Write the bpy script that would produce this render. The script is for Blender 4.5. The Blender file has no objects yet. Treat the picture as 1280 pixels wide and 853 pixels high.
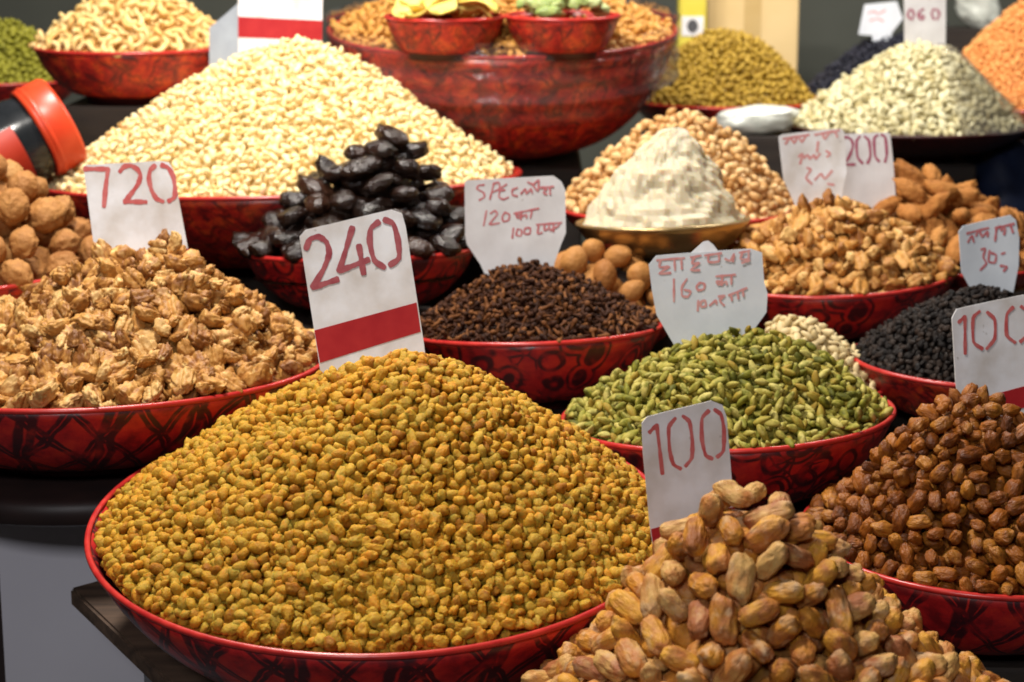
import bpy, bmesh, math, random
import numpy as np
from mathutils import Vector, Matrix, noise

random.seed(11)
rng = np.random.default_rng(11)
R_ = math.radians
sc = bpy.context.scene
col = sc.collection

# ---------------------------------------------------------------- camera
CAM = Vector((0.0, 0.0, 1.45))
PITCH = R_(12.0)
F = 640.0 / math.tan(R_(15.0))                 # focal length in photo pixels
FWD = Vector((0, math.cos(PITCH), -math.sin(PITCH)))
UP = Vector((0, math.sin(PITCH), math.cos(PITCH)))
RIGHT = Vector((1, 0, 0))
cd = bpy.data.cameras.new('camera')
cam = bpy.data.objects.new('camera', cd)
col.objects.link(cam)
cam.location = CAM
cam.rotation_euler = (R_(90) - PITCH, 0, 0)
cd.sensor_width = 36.0
cd.lens = 18.0 / math.tan(R_(15.0))
cd.clip_start = 0.05
cd.clip_end = 60
cd.dof.use_dof = True
cd.dof.focus_distance = 1.92
cd.dof.aperture_fstop = 7.0
sc.camera = cam

# ---------------------------------------------------------------- world, lamps, exposure
w = bpy.data.worlds.new('World')
sc.world = w
w.use_nodes = True
bg = w.node_tree.nodes['Background']
bg.inputs[0].default_value = (0.80, 0.72, 0.66, 1)
bg.inputs[1].default_value = 0.025


def lamp(name, loc, aim, power, size, colour, sy=None):
    ld = bpy.data.lights.new(name, 'AREA')
    ld.energy = power
    ld.color = colour
    ld.shape = 'RECTANGLE'
    ld.size = size
    ld.size_y = sy or size
    o = bpy.data.objects.new(name, ld)
    col.objects.link(o)
    o.location = loc
    o.rotation_euler = (Vector(aim) - Vector(loc)).to_track_quat('-Z', 'Y').to_euler()
    return o


lamp('stall_lamp', (-0.50, 1.80, 2.70), (0.05, 2.3, 0.9), 44, 0.28, (1.0, 0.95, 0.87), 0.18)
lamp('stall_lamp', (-0.45, 2.85, 2.50), (-0.1, 3.1, 1.0), 30, 0.30, (1.0, 0.95, 0.87), 0.18)
lamp('stall_lamp', (0.75, 3.70, 2.35), (0.6, 4.1, 1.1), 24, 0.35, (1.0, 0.95, 0.87), 0.2)
lamp('front_fill', (-0.5, -1.3, 2.55), (0.0, 2.4, 0.9), 37, 0.6, (0.97, 0.97, 1.0), 0.35)  # fill light added behind the camera to brighten fronts and bowl sides

sc.view_settings.view_transform = 'Standard'
sc.view_settings.look = 'None'
sc.view_settings.exposure = 0.0
sc.view_settings.gamma = 1.0
sc.cycles.use_denoising = True
sc.cycles.filter_width = 1.7
sc.cycles.max_bounces = 7
sc.cycles.diffuse_bounces = 4


def P(px, py, d):
    return CAM + d * (FWD + RIGHT * ((px - 640.0) / F) - UP * ((py - 426.5) / F))


def project(v):
    r = v - np.array(CAM)
    d = r @ np.array(FWD)
    return 640 + F * (r @ np.array(RIGHT)) / d, 426.5 - F * (r @ np.array(UP)) / d, d


# ---------------------------------------------------------------- object helpers
def thing(name, label, cat, M, group=None):
    o = bpy.data.objects.new(name, None)
    col.objects.link(o)
    o.empty_display_size = 0.02
    o.matrix_world = M
    o['label'] = label
    o['category'] = cat
    if group:
        o['group'] = group
    return o


def link(name, me, mat=None, parent=None, M=None):
    o = bpy.data.objects.new(name, me)
    col.objects.link(o)
    if mat is not None and not me.materials:
        me.materials.append(mat)
    if parent is not None:
        o.parent = parent
    if M is not None:
        o.matrix_local = M
    return o


def tag(o, label=None, cat=None, group=None, kind=None):
    for k, v in (('label', label), ('category', cat), ('group', group), ('kind', kind)):
        if v:
            o[k] = v
    return o


def mesh_from(verts, faces, name='shape', smooth=True):
    me = bpy.data.meshes.new(name)
    me.from_pydata([tuple(v) for v in verts], [], [tuple(f) for f in faces])
    if smooth:
        me.polygons.foreach_set('use_smooth', [True] * len(me.polygons))
    me.update()
    return me


def mesh_np(verts, tris, name='shape', rnd=None):
    """joined mesh out of numpy arrays, with a per-item random number"""
    me = bpy.data.meshes.new(name)
    nv, nt = len(verts), len(tris)
    me.vertices.add(nv)
    me.vertices.foreach_set('co', np.ascontiguousarray(verts, dtype=np.float32).ravel())
    me.loops.add(nt * 3)
    me.loops.foreach_set('vertex_index', np.ascontiguousarray(tris, dtype=np.int32).ravel())
    me.polygons.add(nt)
    me.polygons.foreach_set('loop_start', np.arange(0, nt * 3, 3, dtype=np.int32))
    try:
        me.polygons.foreach_set('loop_total', np.full(nt, 3, dtype=np.int32))
    except Exception:
        pass
    me.polygons.foreach_set('use_smooth', np.ones(nt, dtype=bool))
    if rnd is not None:
        a = me.attributes.new('rnd', 'FLOAT', 'POINT')
        a.data.foreach_set('value', np.ascontiguousarray(rnd, dtype=np.float32))
    me.update(calc_edges=True)
    me.validate()
    return me


def lathe(profile, n=64, uv=False, close=False):
    """profile: list of (r, z)"""
    verts, faces = [], []
    m = len(profile)
    for i in range(n):
        a = 2 * math.pi * i / n
        for r, z in profile:
            verts.append((r * math.cos(a), r * math.sin(a), z))
    for i in range(n):
        j = (i + 1) % n
        for k in range(m - 1 if not close else m):
            k2 = (k + 1) % m
            faces.append((i * m + k, j * m + k, j * m + k2, i * m + k2))
    me = mesh_from(verts, faces)
    if uv:
        lay = me.uv_layers.new(name='UVMap')
        arc = [0.0]
        for k in range(1, m):
            arc.append(arc[-1] + math.hypot(profile[k][0] - profile[k - 1][0], profile[k][1] - profile[k - 1][1]))
        rm = max(p[0] for p in profile)
        for p in me.polygons:
            i = p.index // (m - 1)
            for li in p.loop_indices:
                vi = me.loops[li].vertex_index
                vi_i, vi_k = divmod(vi, m)
                ii = vi_i if not (i == n - 1 and vi_i == 0) else n
                lay.data[li].uv = (ii / n * 2 * math.pi * rm, arc[vi_k])
    return me


def box_mesh(x0, x1, y0, y1, z0, z1, bev=0.0):
    bm = bmesh.new()
    bmesh.ops.create_cube(bm, size=1)
    for v in bm.verts:
        v.co = Vector((x0 if v.co.x < 0 else x1, y0 if v.co.y < 0 else y1, z0 if v.co.z < 0 else z1))
    if bev:
        bmesh.ops.bevel(bm, geom=bm.edges[:], offset=bev, segments=2, affect='EDGES')
    me = bpy.data.meshes.new('shape')
    bm.to_mesh(me)
    bm.free()
    return me


# ---------------------------------------------------------------- materials
def new_mat(name):
    m = bpy.data.materials.new(name)
    m.use_nodes = True
    nt = m.node_tree
    return m, nt, nt.nodes['Principled BSDF']


def N(nt, typ, **kw):
    n = nt.nodes.new(typ)
    for k, v in kw.items():
        setattr(n, k, v)
    return n


def ramp(nt, stops, interp='LINEAR'):
    n = nt.nodes.new('ShaderNodeValToRGB')
    n.color_ramp.interpolation = interp
    el = n.color_ramp.elements
    while len(el) < len(stops):
        el.new(0.5)
    for e, (p, c) in zip(el, stops):
        e.position = p
        e.color = (*c, 1) if len(c) == 3 else c
    return n


def item_mat(name, cols, rough=0.5, sss=0.0, sssr=0.004, nscale=220, namt=0.35, bump=0.4, bscale=300,
             bdist=0.001, coat=0.0, spec=0.3, spots=None, bstretch=None):
    """procedural food material: one hue per piece (random), mottling and fine relief on top"""
    m, nt, b = new_mat(name)
    L = nt.links.new
    at = N(nt, 'ShaderNodeAttribute', attribute_name='rnd')
    oi = N(nt, 'ShaderNodeObjectInfo')
    add = N(nt, 'ShaderNodeMath', operation='ADD')
    L(at.outputs['Fac'], add.inputs[0])
    L(oi.outputs['Random'], add.inputs[1])
    fr = N(nt, 'ShaderNodeMath', operation='FRACT')
    L(add.outputs[0], fr.inputs[0])
    tc = N(nt, 'ShaderNodeTexCoord')
    no = N(nt, 'ShaderNodeTexNoise', noise_dimensions='4D')
    no.inputs['Scale'].default_value = nscale
    no.inputs['Detail'].default_value = 3
    L(tc.outputs['Object'], no.inputs['Vector'])
    w4 = N(nt, 'ShaderNodeMath', operation='MULTIPLY')
    w4.inputs[1].default_value = 37.0
    L(fr.outputs[0], w4.inputs[0])
    L(w4.outputs[0], no.inputs['W'])
    # position in the ramp = random + mottling
    mm = N(nt, 'ShaderNodeMath', operation='MULTIPLY_ADD')
    mm.inputs[1].default_value = namt * 2
    mm.inputs[2].default_value = -namt
    L(no.outputs['Fac'], mm.inputs[0])
    ad = N(nt, 'ShaderNodeMath', operation='ADD', use_clamp=True)
    L(mm.outputs[0], ad.inputs[0])
    L(fr.outputs[0], ad.inputs[1])
    n = len(cols)
    rp = ramp(nt, [(i / max(1, n - 1), c) for i, c in enumerate(cols)])
    L(ad.outputs[0], rp.inputs[0])
    colour = rp.outputs[0]
    if spots:
        no2 = N(nt, 'ShaderNodeTexNoise', noise_dimensions='4D')
        no2.inputs['Scale'].default_value = spots[1]
        no2.inputs['Detail'].default_value = 4
        L(tc.outputs['Object'], no2.inputs['Vector'])
        L(w4.outputs[0], no2.inputs['W'])
        r2 = ramp(nt, [(spots[2], (0, 0, 0)), (spots[3], (1, 1, 1))])
        L(no2.outputs['Fac'], r2.inputs[0])
        mx = N(nt, 'ShaderNodeMix', data_type='RGBA')
        L(r2.outputs[0], mx.inputs['Factor'])
        L(colour, mx.inputs['A'])
        mx.inputs['B'].default_value = (*spots[0], 1)
        colour = mx.outputs['Result']
    L(colour, b.inputs['Base Color'])
    b.inputs['Roughness'].default_value = rough
    b.inputs['Specular IOR Level'].default_value = spec
    if sss:
        b.inputs['Subsurface Weight'].default_value = sss
        b.inputs['Subsurface Radius'].default_value = (1.0, 0.55, 0.2)
        b.inputs['Subsurface Scale'].default_value = sssr
    if coat:
        b.inputs['Coat Weight'].default_value = coat
        b.inputs['Coat Roughness'].default_value = 0.2
    if bump:
        nb = N(nt, 'ShaderNodeTexNoise', noise_dimensions='4D')
        nb.inputs['Scale'].default_value = bscale
        nb.inputs['Detail'].default_value = 4
        nb.inputs['Roughness'].default_value = 0.6
        if bstretch:
            bs_ = N(nt, 'ShaderNodeMapping')
            bs_.inputs['Scale'].default_value = bstretch
            L(tc.outputs['Object'], bs_.inputs['Vector'])
            L(bs_.outputs[0], nb.inputs['Vector'])
        else:
            L(tc.outputs['Object'], nb.inputs['Vector'])
        L(w4.outputs[0], nb.inputs['W'])
        bp = N(nt, 'ShaderNodeBump')
        bp.inputs['Strength'].default_value = bump
        bp.inputs['Distance'].default_value = bdist
        L(nb.outputs['Fac'], bp.inputs['Height'])
        L(bp.outputs[0], b.inputs['Normal'])
    return m


def plain_mat(name, c1, c2, rough=0.6, scale=20, bump=0.2, bdist=0.002, metal=0.0, stretch=(1, 1, 1), spec=0.5):
    m, nt, b = new_mat(name)
    L = nt.links.new
    tc = N(nt, 'ShaderNodeTexCoord')
    mp = N(nt, 'ShaderNodeMapping')
    mp.inputs['Scale'].default_value = stretch
    L(tc.outputs['Object'], mp.inputs['Vector'])
    no = N(nt, 'ShaderNodeTexNoise')
    no.inputs['Scale'].default_value = scale
    no.inputs['Detail'].default_value = 5
    L(mp.outputs[0], no.inputs['Vector'])
    rp = ramp(nt, [(0.3, c1), (0.7, c2)])
    L(no.outputs['Fac'], rp.inputs[0])
    L(rp.outputs[0], b.inputs['Base Color'])
    b.inputs['Roughness'].default_value = rough
    b.inputs['Metallic'].default_value = metal
    b.inputs['Specular IOR Level'].default_value = spec
    if bump:
        bp = N(nt, 'ShaderNodeBump')
        bp.inputs['Strength'].default_value = bump
        bp.inputs['Distance'].default_value = bdist
        L(no.outputs['Fac'], bp.inputs['Height'])
        L(bp.outputs[0], b.inputs['Normal'])
    return m


def bowl_mat(name, style, c_red=(0.48, 0.013, 0.015), c_dark=(0.21, 0.006, 0.010), c_hot=(0.62, 0.030, 0.016), seed=0.0):
    """red lacquer-like bowl with black ornament, under a clear wrinkled film"""
    m, nt, b = new_mat(name)
    L = nt.links.new
    uv = N(nt, 'ShaderNodeUVMap', uv_map='UVMap')
    mp = N(nt, 'ShaderNodeMapping')
    mp.inputs['Location'].default_value = (seed, seed * 0.37, 0)
    L(uv.outputs[0], mp.inputs['Vector'])
    n1 = N(nt, 'ShaderNodeTexNoise')
    n1.inputs['Scale'].default_value = 26
    n1.inputs['Detail'].default_value = 5
    n1.inputs['Roughness'].default_value = 0.65
    L(mp.outputs[0], n1.inputs['Vector'])
    rp = ramp(nt, [(0.36, c_dark), (0.50, c_red), (0.64, c_hot)])
    L(n1.outputs['Fac'], rp.inputs[0])
    # warp
    wn = N(nt, 'ShaderNodeTexNoise')
    wn.inputs['Scale'].default_value = 14
    wn.inputs['Detail'].default_value = 2
    L(mp.outputs[0], wn.inputs['Vector'])
    wm = N(nt, 'ShaderNodeVectorMath', operation='MULTIPLY_ADD')
    wm.inputs[1].default_value = (0.03, 0.03, 0)
    L(wn.outputs['Color'], wm.inputs[0])
    L(mp.outputs[0], wm.inputs[2])

    def band(src, lo, hi, soft):
        r = ramp(nt, [(max(0, lo - soft), (0, 0, 0)), (lo, (1, 1, 1)), (hi, (1, 1, 1)), (min(1, hi + soft), (0, 0, 0))])
        L(src, r.inputs[0])
        return r.outputs[0]

    masks = []
    if style == 'rings':
        v = N(nt, 'ShaderNodeTexVoronoi', feature='F1')
        v.inputs['Scale'].default_value = 21
        v.inputs['Randomness'].default_value = 0.75
        L(wm.outputs[0], v.inputs['Vector'])
        masks.append(band(v.outputs['Distance'], 0.26, 0.38, 0.03))
        masks.append(band(v.outputs['Distance'], 0.52, 0.58, 0.03))
        v2 = N(nt, 'ShaderNodeTexVoronoi', feature='DISTANCE_TO_EDGE')
        v2.inputs['Scale'].default_value = 46
        L(wm.outputs[0], v2.inputs['Vector'])
        nm = N(nt, 'ShaderNodeTexNoise')
        nm.inputs['Scale'].default_value = 11
        L(mp.outputs[0], nm.inputs['Vector'])
        r3 = ramp(nt, [(0.52, (0, 0, 0)), (0.58, (1, 1, 1))])
        L(nm.outputs['Fac'], r3.inputs[0])
        mu = N(nt, 'ShaderNodeMath', operation='MULTIPLY')
        L(band(v2.outputs['Distance'], 0.0, 0.05, 0.03), mu.inputs[0])
        L(r3.outputs[0], mu.inputs[1])
        masks.append(mu.outputs[0])
    elif style == 'lattice':
        for ang, sc_ in ((38, 13.0), (-38, 13.0), (12, 7.0)):
            mr = N(nt, 'ShaderNodeMapping')
            mr.inputs['Rotation'].default_value = (0, 0, R_(ang))
            L(wm.outputs[0], mr.inputs['Vector'])
            wv = N(nt, 'ShaderNodeTexWave', wave_type='BANDS', bands_direction='X')
            wv.inputs['Scale'].default_value = sc_ * 0.45
            wv.inputs['Distortion'].default_value = 1.2
            wv.inputs['Detail'].default_value = 2
            L(mr.outputs[0], wv.inputs['Vector'])
            masks.append(band(wv.outputs['Fac'], 0.90, 1.0, 0.05))
    else:  # crackle
        for sc_, str_ in ((16, 0.85), (34, 0.6)):
            sq_ = N(nt, 'ShaderNodeTexNoise')
            sq_.inputs['Scale'].default_value = sc_
            sq_.inputs['Detail'].default_value = 4
            sq_.inputs['Distortion'].default_value = 1.2
            L(wm.outputs[0], sq_.inputs['Vector'])
            sf = N(nt, 'ShaderNodeMath', operation='MULTIPLY')
            sf.inputs[1].default_value = str_
            L(band(sq_.outputs['Fac'], 0.485, 0.515, 0.03), sf.inputs[0])
            masks.append(sf.outputs[0])
    # broken strength so the ornament wears off here and there
    wear = N(nt, 'ShaderNodeTexNoise')
    wear.inputs['Scale'].default_value = 40
    wear.inputs['Detail'].default_value = 4
    L(mp.outputs[0], wear.inputs['Vector'])
    wr = ramp(nt, [(0.30, (0.25, 0.25, 0.25)), (0.50, (1, 1, 1))])
    L(wear.outputs['Fac'], wr.inputs[0])
    acc = masks[0]
    for k in masks[1:]:
        mx_ = N(nt, 'ShaderNodeMath', operation='MAXIMUM')
        L(acc, mx_.inputs[0])
        L(k, mx_.inputs[1])
        acc = mx_.outputs[0]
    mu = N(nt, 'ShaderNodeMath', operation='MULTIPLY')
    L(acc, mu.inputs[0])
    L(wr.outputs[0], mu.inputs[1])
    st_ = N(nt, 'ShaderNodeMath', operation='MULTIPLY')
    st_.inputs[1].default_value = 0.90
    L(mu.outputs[0], st_.inputs[0])
    mx = N(nt, 'ShaderNodeMix', data_type='RGBA')
    L(st_.outputs[0], mx.inputs['Factor'])
    L(rp.outputs[0], mx.inputs['A'])
    mx.inputs['B'].default_value = (0.022, 0.006, 0.010, 1)
    L(mx.outputs['Result'], b.inputs['Base Color'])
    b.inputs['Roughness'].default_value = 0.5
    b.inputs['Coat Weight'].default_value = 0.25
    b.inputs['Coat Roughness'].default_value = 0.20
    # film wrinkles running round the bowl
    ms = N(nt, 'ShaderNodeMapping')
    ms.inputs['Scale'].default_value = (5, 55, 1)
    L(mp.outputs[0], ms.inputs['Vector'])
    nb = N(nt, 'ShaderNodeTexNoise')
    nb.inputs['Scale'].default_value = 1.6
    nb.inputs['Detail'].default_value = 3
    L(ms.outputs[0], nb.inputs['Vector'])
    bp = N(nt, 'ShaderNodeBump')
    bp.inputs['Strength'].default_value = 0.35
    bp.inputs['Distance'].default_value = 0.004
    L(nb.outputs['Fac'], bp.inputs['Height'])
    L(bp.outputs[0], b.inputs['Coat Normal'])
    return m


def card_mat(name, c1=(0.72, 0.70, 0.70), c2=(0.60, 0.57, 0.55)):
    m, nt, b = new_mat(name)
    L = nt.links.new
    tc = N(nt, 'ShaderNodeTexCoord')
    no = N(nt, 'ShaderNodeTexNoise')
    no.inputs['Scale'].default_value = 22
    no.inputs['Detail'].default_value = 6
    L(tc.outputs['Object'], no.inputs['Vector'])
    rp = ramp(nt, [(0.38, c1), (0.66, c2)])
    L(no.outputs['Fac'], rp.inputs[0])
    n2 = N(nt, 'ShaderNodeTexNoise')
    n2.inputs['Scale'].default_value = 75
    n2.inputs['Detail'].default_value = 2
    L(tc.outputs['Object'], n2.inputs['Vector'])
    r2 = ramp(nt, [(0.72, (0, 0, 0)), (0.78, (0.75, 0.75, 0.75))])
    L(n2.outputs['Fac'], r2.inputs[0])
    mx = N(nt, 'ShaderNodeMix', data_type='RGBA')
    L(r2.outputs[0], mx.inputs['Factor'])
    L(rp.outputs[0], mx.inputs['A'])
    mx.inputs['B'].default_value = (0.33, 0.29, 0.25, 1)
    L(mx.outputs['Result'], b.inputs['Base Color'])
    b.inputs['Roughness'].default_value = 0.45
    bp = N(nt, 'ShaderNodeBump')
    bp.inputs['Strength'].default_value = 0.15
    bp.inputs['Distance'].default_value = 0.002
    L(no.outputs['Fac'], bp.inputs['Height'])
    L(bp.outputs[0], b.inputs['Normal'])
    return m


MAT = {}
MAT['raisin'] = item_mat('raisin_skin', [(0.30, 0.112, 0.008), (0.48, 0.235, 0.018), (0.56, 0.298, 0.026), (0.44, 0.260, 0.028), (0.60, 0.255, 0.020), (0.39, 0.240, 0.026), (0.55, 0.325, 0.038)],
                         rough=0.5, sss=0.6, sssr=0.008, nscale=170, namt=0.30, bump=1.0, bscale=300, bdist=0.0030, spec=0.16)
MAT['walnut'] = item_mat('walnut_kernel_skin', [(0.19, 0.070, 0.016), (0.44, 0.20, 0.046), (0.58, 0.30, 0.080), (0.30, 0.12, 0.026), (0.66, 0.41, 0.15), (0.50, 0.24, 0.058), (0.25, 0.095, 0.024)],
                         rough=0.5, nscale=110, namt=0.40, bump=0.5, bscale=260, bdist=0.002, spots=((0.76, 0.54, 0.22), 60, 0.64, 0.72))
MAT['nutbits'] = item_mat('nut_piece_skin', [(0.27, 0.098, 0.020), (0.52, 0.24, 0.054), (0.62, 0.33, 0.095), (0.40, 0.165, 0.034), (0.68, 0.41, 0.14)],
                          rough=0.5, nscale=130, namt=0.4, bump=0.8, bscale=240, bdist=0.002)
MAT['blanched'] = item_mat('blanched_nut_skin', [(0.74, 0.48, 0.17), (0.84, 0.66, 0.32), (0.87, 0.72, 0.40), (0.85, 0.67, 0.33), (0.88, 0.77, 0.48)],
                           rough=0.5, nscale=120, namt=0.3, bump=0.3, bscale=240)
MAT['cashew'] = item_mat('cashew_skin', [(0.68, 0.38, 0.11), (0.80, 0.55, 0.21), (0.84, 0.62, 0.28), (0.76, 0.48, 0.15)],
                         rough=0.45, nscale=100, namt=0.3, bump=0.3, bscale=200)
MAT['roasted'] = item_mat('roasted_nut_skin', [(0.44, 0.19, 0.035), (0.60, 0.30, 0.065), (0.52, 0.25, 0.05), (0.66, 0.36, 0.10)],
                          rough=0.5, nscale=120, namt=0.35, bump=0.4, bscale=240)
MAT['cardamom'] = item_mat('cardamom_skin', [(0.085, 0.085, 0.010), (0.23, 0.215, 0.024), (0.44, 0.36, 0.075), (0.16, 0.16, 0.018), (0.54, 0.45, 0.13), (0.30, 0.25, 0.034), (0.33, 0.21, 0.030)],
                           rough=0.6, nscale=150, namt=0.35, bump=0.7, bscale=420, bdist=0.0013, spec=0.2)
MAT['clove'] = item_mat('clove_skin', [(0.028, 0.009, 0.004), (0.055, 0.018, 0.007), (0.020, 0.007, 0.004), (0.11, 0.038, 0.012), (0.20, 0.075, 0.022)],
                        rough=0.65, nscale=250, namt=0.3, bump=0.4, bscale=600, bdist=0.001, spec=0.15)
MAT['munakka'] = item_mat('brown_raisin_skin', [(0.11, 0.028, 0.004), (0.26, 0.076, 0.009), (0.36, 0.118, 0.013), (0.17, 0.046, 0.007), (0.41, 0.160, 0.020)],
                          rough=0.42, sss=0.2, sssr=0.006, nscale=70, namt=0.40, bump=1.0, bscale=170, bdist=0.006, spec=0.35, bstretch=(0.35, 1, 1))
MAT['date'] = item_mat('dry_date_skin', [(0.26, 0.080, 0.016), (0.58, 0.24, 0.026), (0.40, 0.14, 0.040), (0.64, 0.31, 0.036), (0.44, 0.155, 0.038), (0.60, 0.35, 0.11), (0.32, 0.105, 0.034)],
                       rough=0.55, nscale=38, namt=0.45, bump=0.9, bscale=150, bdist=0.0045, bstretch=(0.3, 1, 1),
                       spots=((0.56, 0.36, 0.20), 60, 0.54, 0.74))
MAT['blackdate'] = item_mat('black_date_skin', [(0.008, 0.004, 0.003), (0.020, 0.009, 0.006), (0.013, 0.006, 0.004), (0.034, 0.014, 0.008)],
                            rough=0.19, nscale=60, namt=0.3, bump=1.0, bscale=65, bdist=0.009, spec=0.55)
MAT['wholewalnut'] = item_mat('walnut_shell', [(0.26, 0.100, 0.028), (0.44, 0.205, 0.062), (0.34, 0.145, 0.042), (0.50, 0.26, 0.09)],
                              rough=0.6, nscale=60, namt=0.45, bump=1.0, bscale=85, bdist=0.006, spec=0.2)
MAT['nutmeg'] = item_mat('nutmeg_shell', [(0.32, 0.125, 0.032), (0.46, 0.21, 0.060), (0.38, 0.165, 0.045)],
                         rough=0.6, nscale=50, namt=0.4, bump=0.9, bscale=90, bdist=0.005, spec=0.2)
MAT['almond'] = item_mat('almond_shell', [(0.34, 0.125, 0.030), (0.48, 0.20, 0.050), (0.40, 0.16, 0.04), (0.54, 0.25, 0.07)],
                         rough=0.7, nscale=70, namt=0.5, bump=1.0, bscale=130, bdist=0.006, spec=0.15)
MAT['pistachio'] = item_mat('pistachio_shell', [(0.52, 0.28, 0.10), (0.72, 0.46, 0.20), (0.78, 0.54, 0.27), (0.62, 0.36, 0.13), (0.46, 0.21, 0.06)],
                            rough=0.5, nscale=120, namt=0.3, bump=0.3, bscale=200)
MAT['pepper'] = item_mat('peppercorn_skin', [(0.006, 0.004, 0.004), (0.013, 0.009, 0.008), (0.020, 0.013, 0.010), (0.034, 0.020, 0.014)],
                         rough=0.5, nscale=200, namt=0.3, bump=1.0, bscale=250, bdist=0.004, spec=0.2)
MAT['blue'] = item_mat('black_raisin_skin', [(0.012, 0.013, 0.022), (0.025, 0.026, 0.042), (0.018, 0.018, 0.03)], rough=0.45, nscale=100, bump=0.6, bscale=200)
MAT['paleseed'] = item_mat('pale_seed_skin', [(0.54, 0.47, 0.25), (0.66, 0.60, 0.36), (0.71, 0.66, 0.43), (0.46, 0.38, 0.17)],
                           rough=0.5, nscale=100, namt=0.3, bump=0.3, bscale=200)
MAT['creamseed'] = item_mat('cream_seed_skin', [(0.56, 0.42, 0.20), (0.68, 0.54, 0.29), (0.62, 0.47, 0.24)], rough=0.5, nscale=100, namt=0.3, bump=0.3, bscale=200)
MAT['greenraisin'] = item_mat('green_raisin_skin', [(0.26, 0.155, 0.014), (0.40, 0.25, 0.026), (0.48, 0.31, 0.045), (0.32, 0.19, 0.018)],
                              rough=0.45, nscale=100, namt=0.3, bump=0.5, bscale=220)
MAT['limeraisin'] = item_mat('lime_raisin_skin', [(0.22, 0.21, 0.020), (0.34, 0.32, 0.035), (0.28, 0.26, 0.025)], rough=0.45, nscale=100, namt=0.3, bump=0.5, bscale=220)
MAT['orange'] = item_mat('orange_lentil_skin', [(0.76, 0.30, 0.08), (0.86, 0.42, 0.14), (0.82, 0.37, 0.11)], rough=0.5, nscale=100, namt=0.3, bump=0.3, bscale=220)
MAT['yellowfruit'] = item_mat('yellow_fruit_flesh', [(0.86, 0.62, 0.11), (0.88, 0.70, 0.20), (0.84, 0.58, 0.09)], rough=0.4, sss=0.2, nscale=40, bump=0.5, bscale=90, bdist=0.003)
MAT['greenfruit'] = item_mat('green_fruit_flesh', [(0.16, 0.24, 0.05), (0.30, 0.38, 0.12), (0.42, 0.46, 0.20)], rough=0.4, sss=0.2, nscale=60, bump=0.5, bscale=90, bdist=0.003)
MAT['crystal'] = item_mat('crystal_flesh', [(0.54, 0.47, 0.33), (0.60, 0.53, 0.39)], rough=0.45, sss=0.7, sssr=0.02, nscale=40, namt=0.3, bump=0.3, bscale=160, bdist=0.002)

BOWL = {
    'rings': bowl_mat('red_ringed_lacquer', 'rings', seed=0.4),
    'lattice': bowl_mat('red_latticed_lacquer', 'lattice', seed=1.3),
    'crackle': bowl_mat('red_crackled_lacquer', 'crackle', c_red=(0.58, 0.028, 0.016), c_dark=(0.30, 0.010, 0.012), c_hot=(0.74, 0.095, 0.018), seed=2.2),
}
MAT['rim'] = plain_mat('red_rim_lacquer', (0.58, 0.04, 0.030), (0.42, 0.018, 0.018), rough=0.28, scale=60, bump=0.1)
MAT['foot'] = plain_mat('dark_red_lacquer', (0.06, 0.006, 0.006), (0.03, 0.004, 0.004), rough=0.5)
MAT['darkwood'] = plain_mat('dark_block_wood', (0.018, 0.012, 0.010), (0.032, 0.022, 0.016), rough=0.7, scale=14, stretch=(1, 6, 6))
MAT['stool'] = plain_mat('dark_stool_paint', (0.020, 0.012, 0.012), (0.034, 0.018, 0.016), rough=0.5, scale=18)
MAT['tablewood'] = plain_mat('worn_table_wood', (0.045, 0.028, 0.020), (0.14, 0.085, 0.055), rough=0.7, scale=9, stretch=(1, 9, 9))
MAT['steel'] = plain_mat('grey_leg_steel', (0.16, 0.16, 0.18), (0.24, 0.24, 0.26), rough=0.45, metal=0.6, scale=12)
MAT['greyboard'] = plain_mat('grey_painted_board', (0.58, 0.56, 0.62), (0.66, 0.64, 0.70), rough=0.75, scale=3.5, bump=0.1)
MAT['brass'] = plain_mat('brass_dish_metal', (0.42, 0.28, 0.12), (0.55, 0.40, 0.20), rough=0.3, metal=0.85, scale=14)
MAT['floor'] = plain_mat('dark_ground', (0.03, 0.028, 0.028), (0.05, 0.046, 0.045), rough=0.85, scale=5)
MAT['backwall'] = plain_mat('dark_back_wall', (0.075, 0.080, 0.066), (0.105, 0.110, 0.090), rough=0.8, scale=2.5)
MAT['carton'] = plain_mat('tan_carton', (0.62, 0.44, 0.20), (0.70, 0.52, 0.26), rough=0.75, scale=7, bump=0.1)
MAT['yellowpack'] = plain_mat('yellow_pack', (0.66, 0.55, 0.05), (0.72, 0.62, 0.10), rough=0.4, scale=9, bump=0.05)
MAT['whitepack'] = plain_mat('white_pack', (0.62, 0.66, 0.60), (0.74, 0.76, 0.70), rough=0.3, scale=26, bump=0.6, bdist=0.01)
MAT['darkink'] = plain_mat('dark_print', (0.05, 0.05, 0.06), (0.08, 0.08, 0.09), rough=0.5, bump=0)
MAT['jarblack'] = plain_mat('black_jar_plastic', (0.012, 0.014, 0.016), (0.022, 0.024, 0.028), rough=0.18, scale=30, bump=0.15)
MAT['jarred'] = plain_mat('red_lid_plastic', (0.66, 0.050, 0.016), (0.74, 0.075, 0.024), rough=0.35, scale=30, bump=0.1)
MAT['jarlabel'] = plain_mat('red_jar_label', (0.46, 0.030, 0.012), (0.52, 0.045, 0.018), rough=0.45, scale=30, bump=0.05)
MAT['bluesack'] = plain_mat('dark_blue_sack', (0.004, 0.008, 0.030), (0.008, 0.018, 0.060), rough=0.7, scale=20)
MAT['card'] = card_mat('white_card', (0.82, 0.82, 0.85), (0.62, 0.58, 0.55))
MAT['card_grey'] = card_mat('greyish_card', (0.72, 0.71, 0.73), (0.62, 0.60, 0.61))
MAT['card_blue'] = card_mat('bluish_card', (0.70, 0.74, 0.80), (0.62, 0.66, 0.72))
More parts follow.
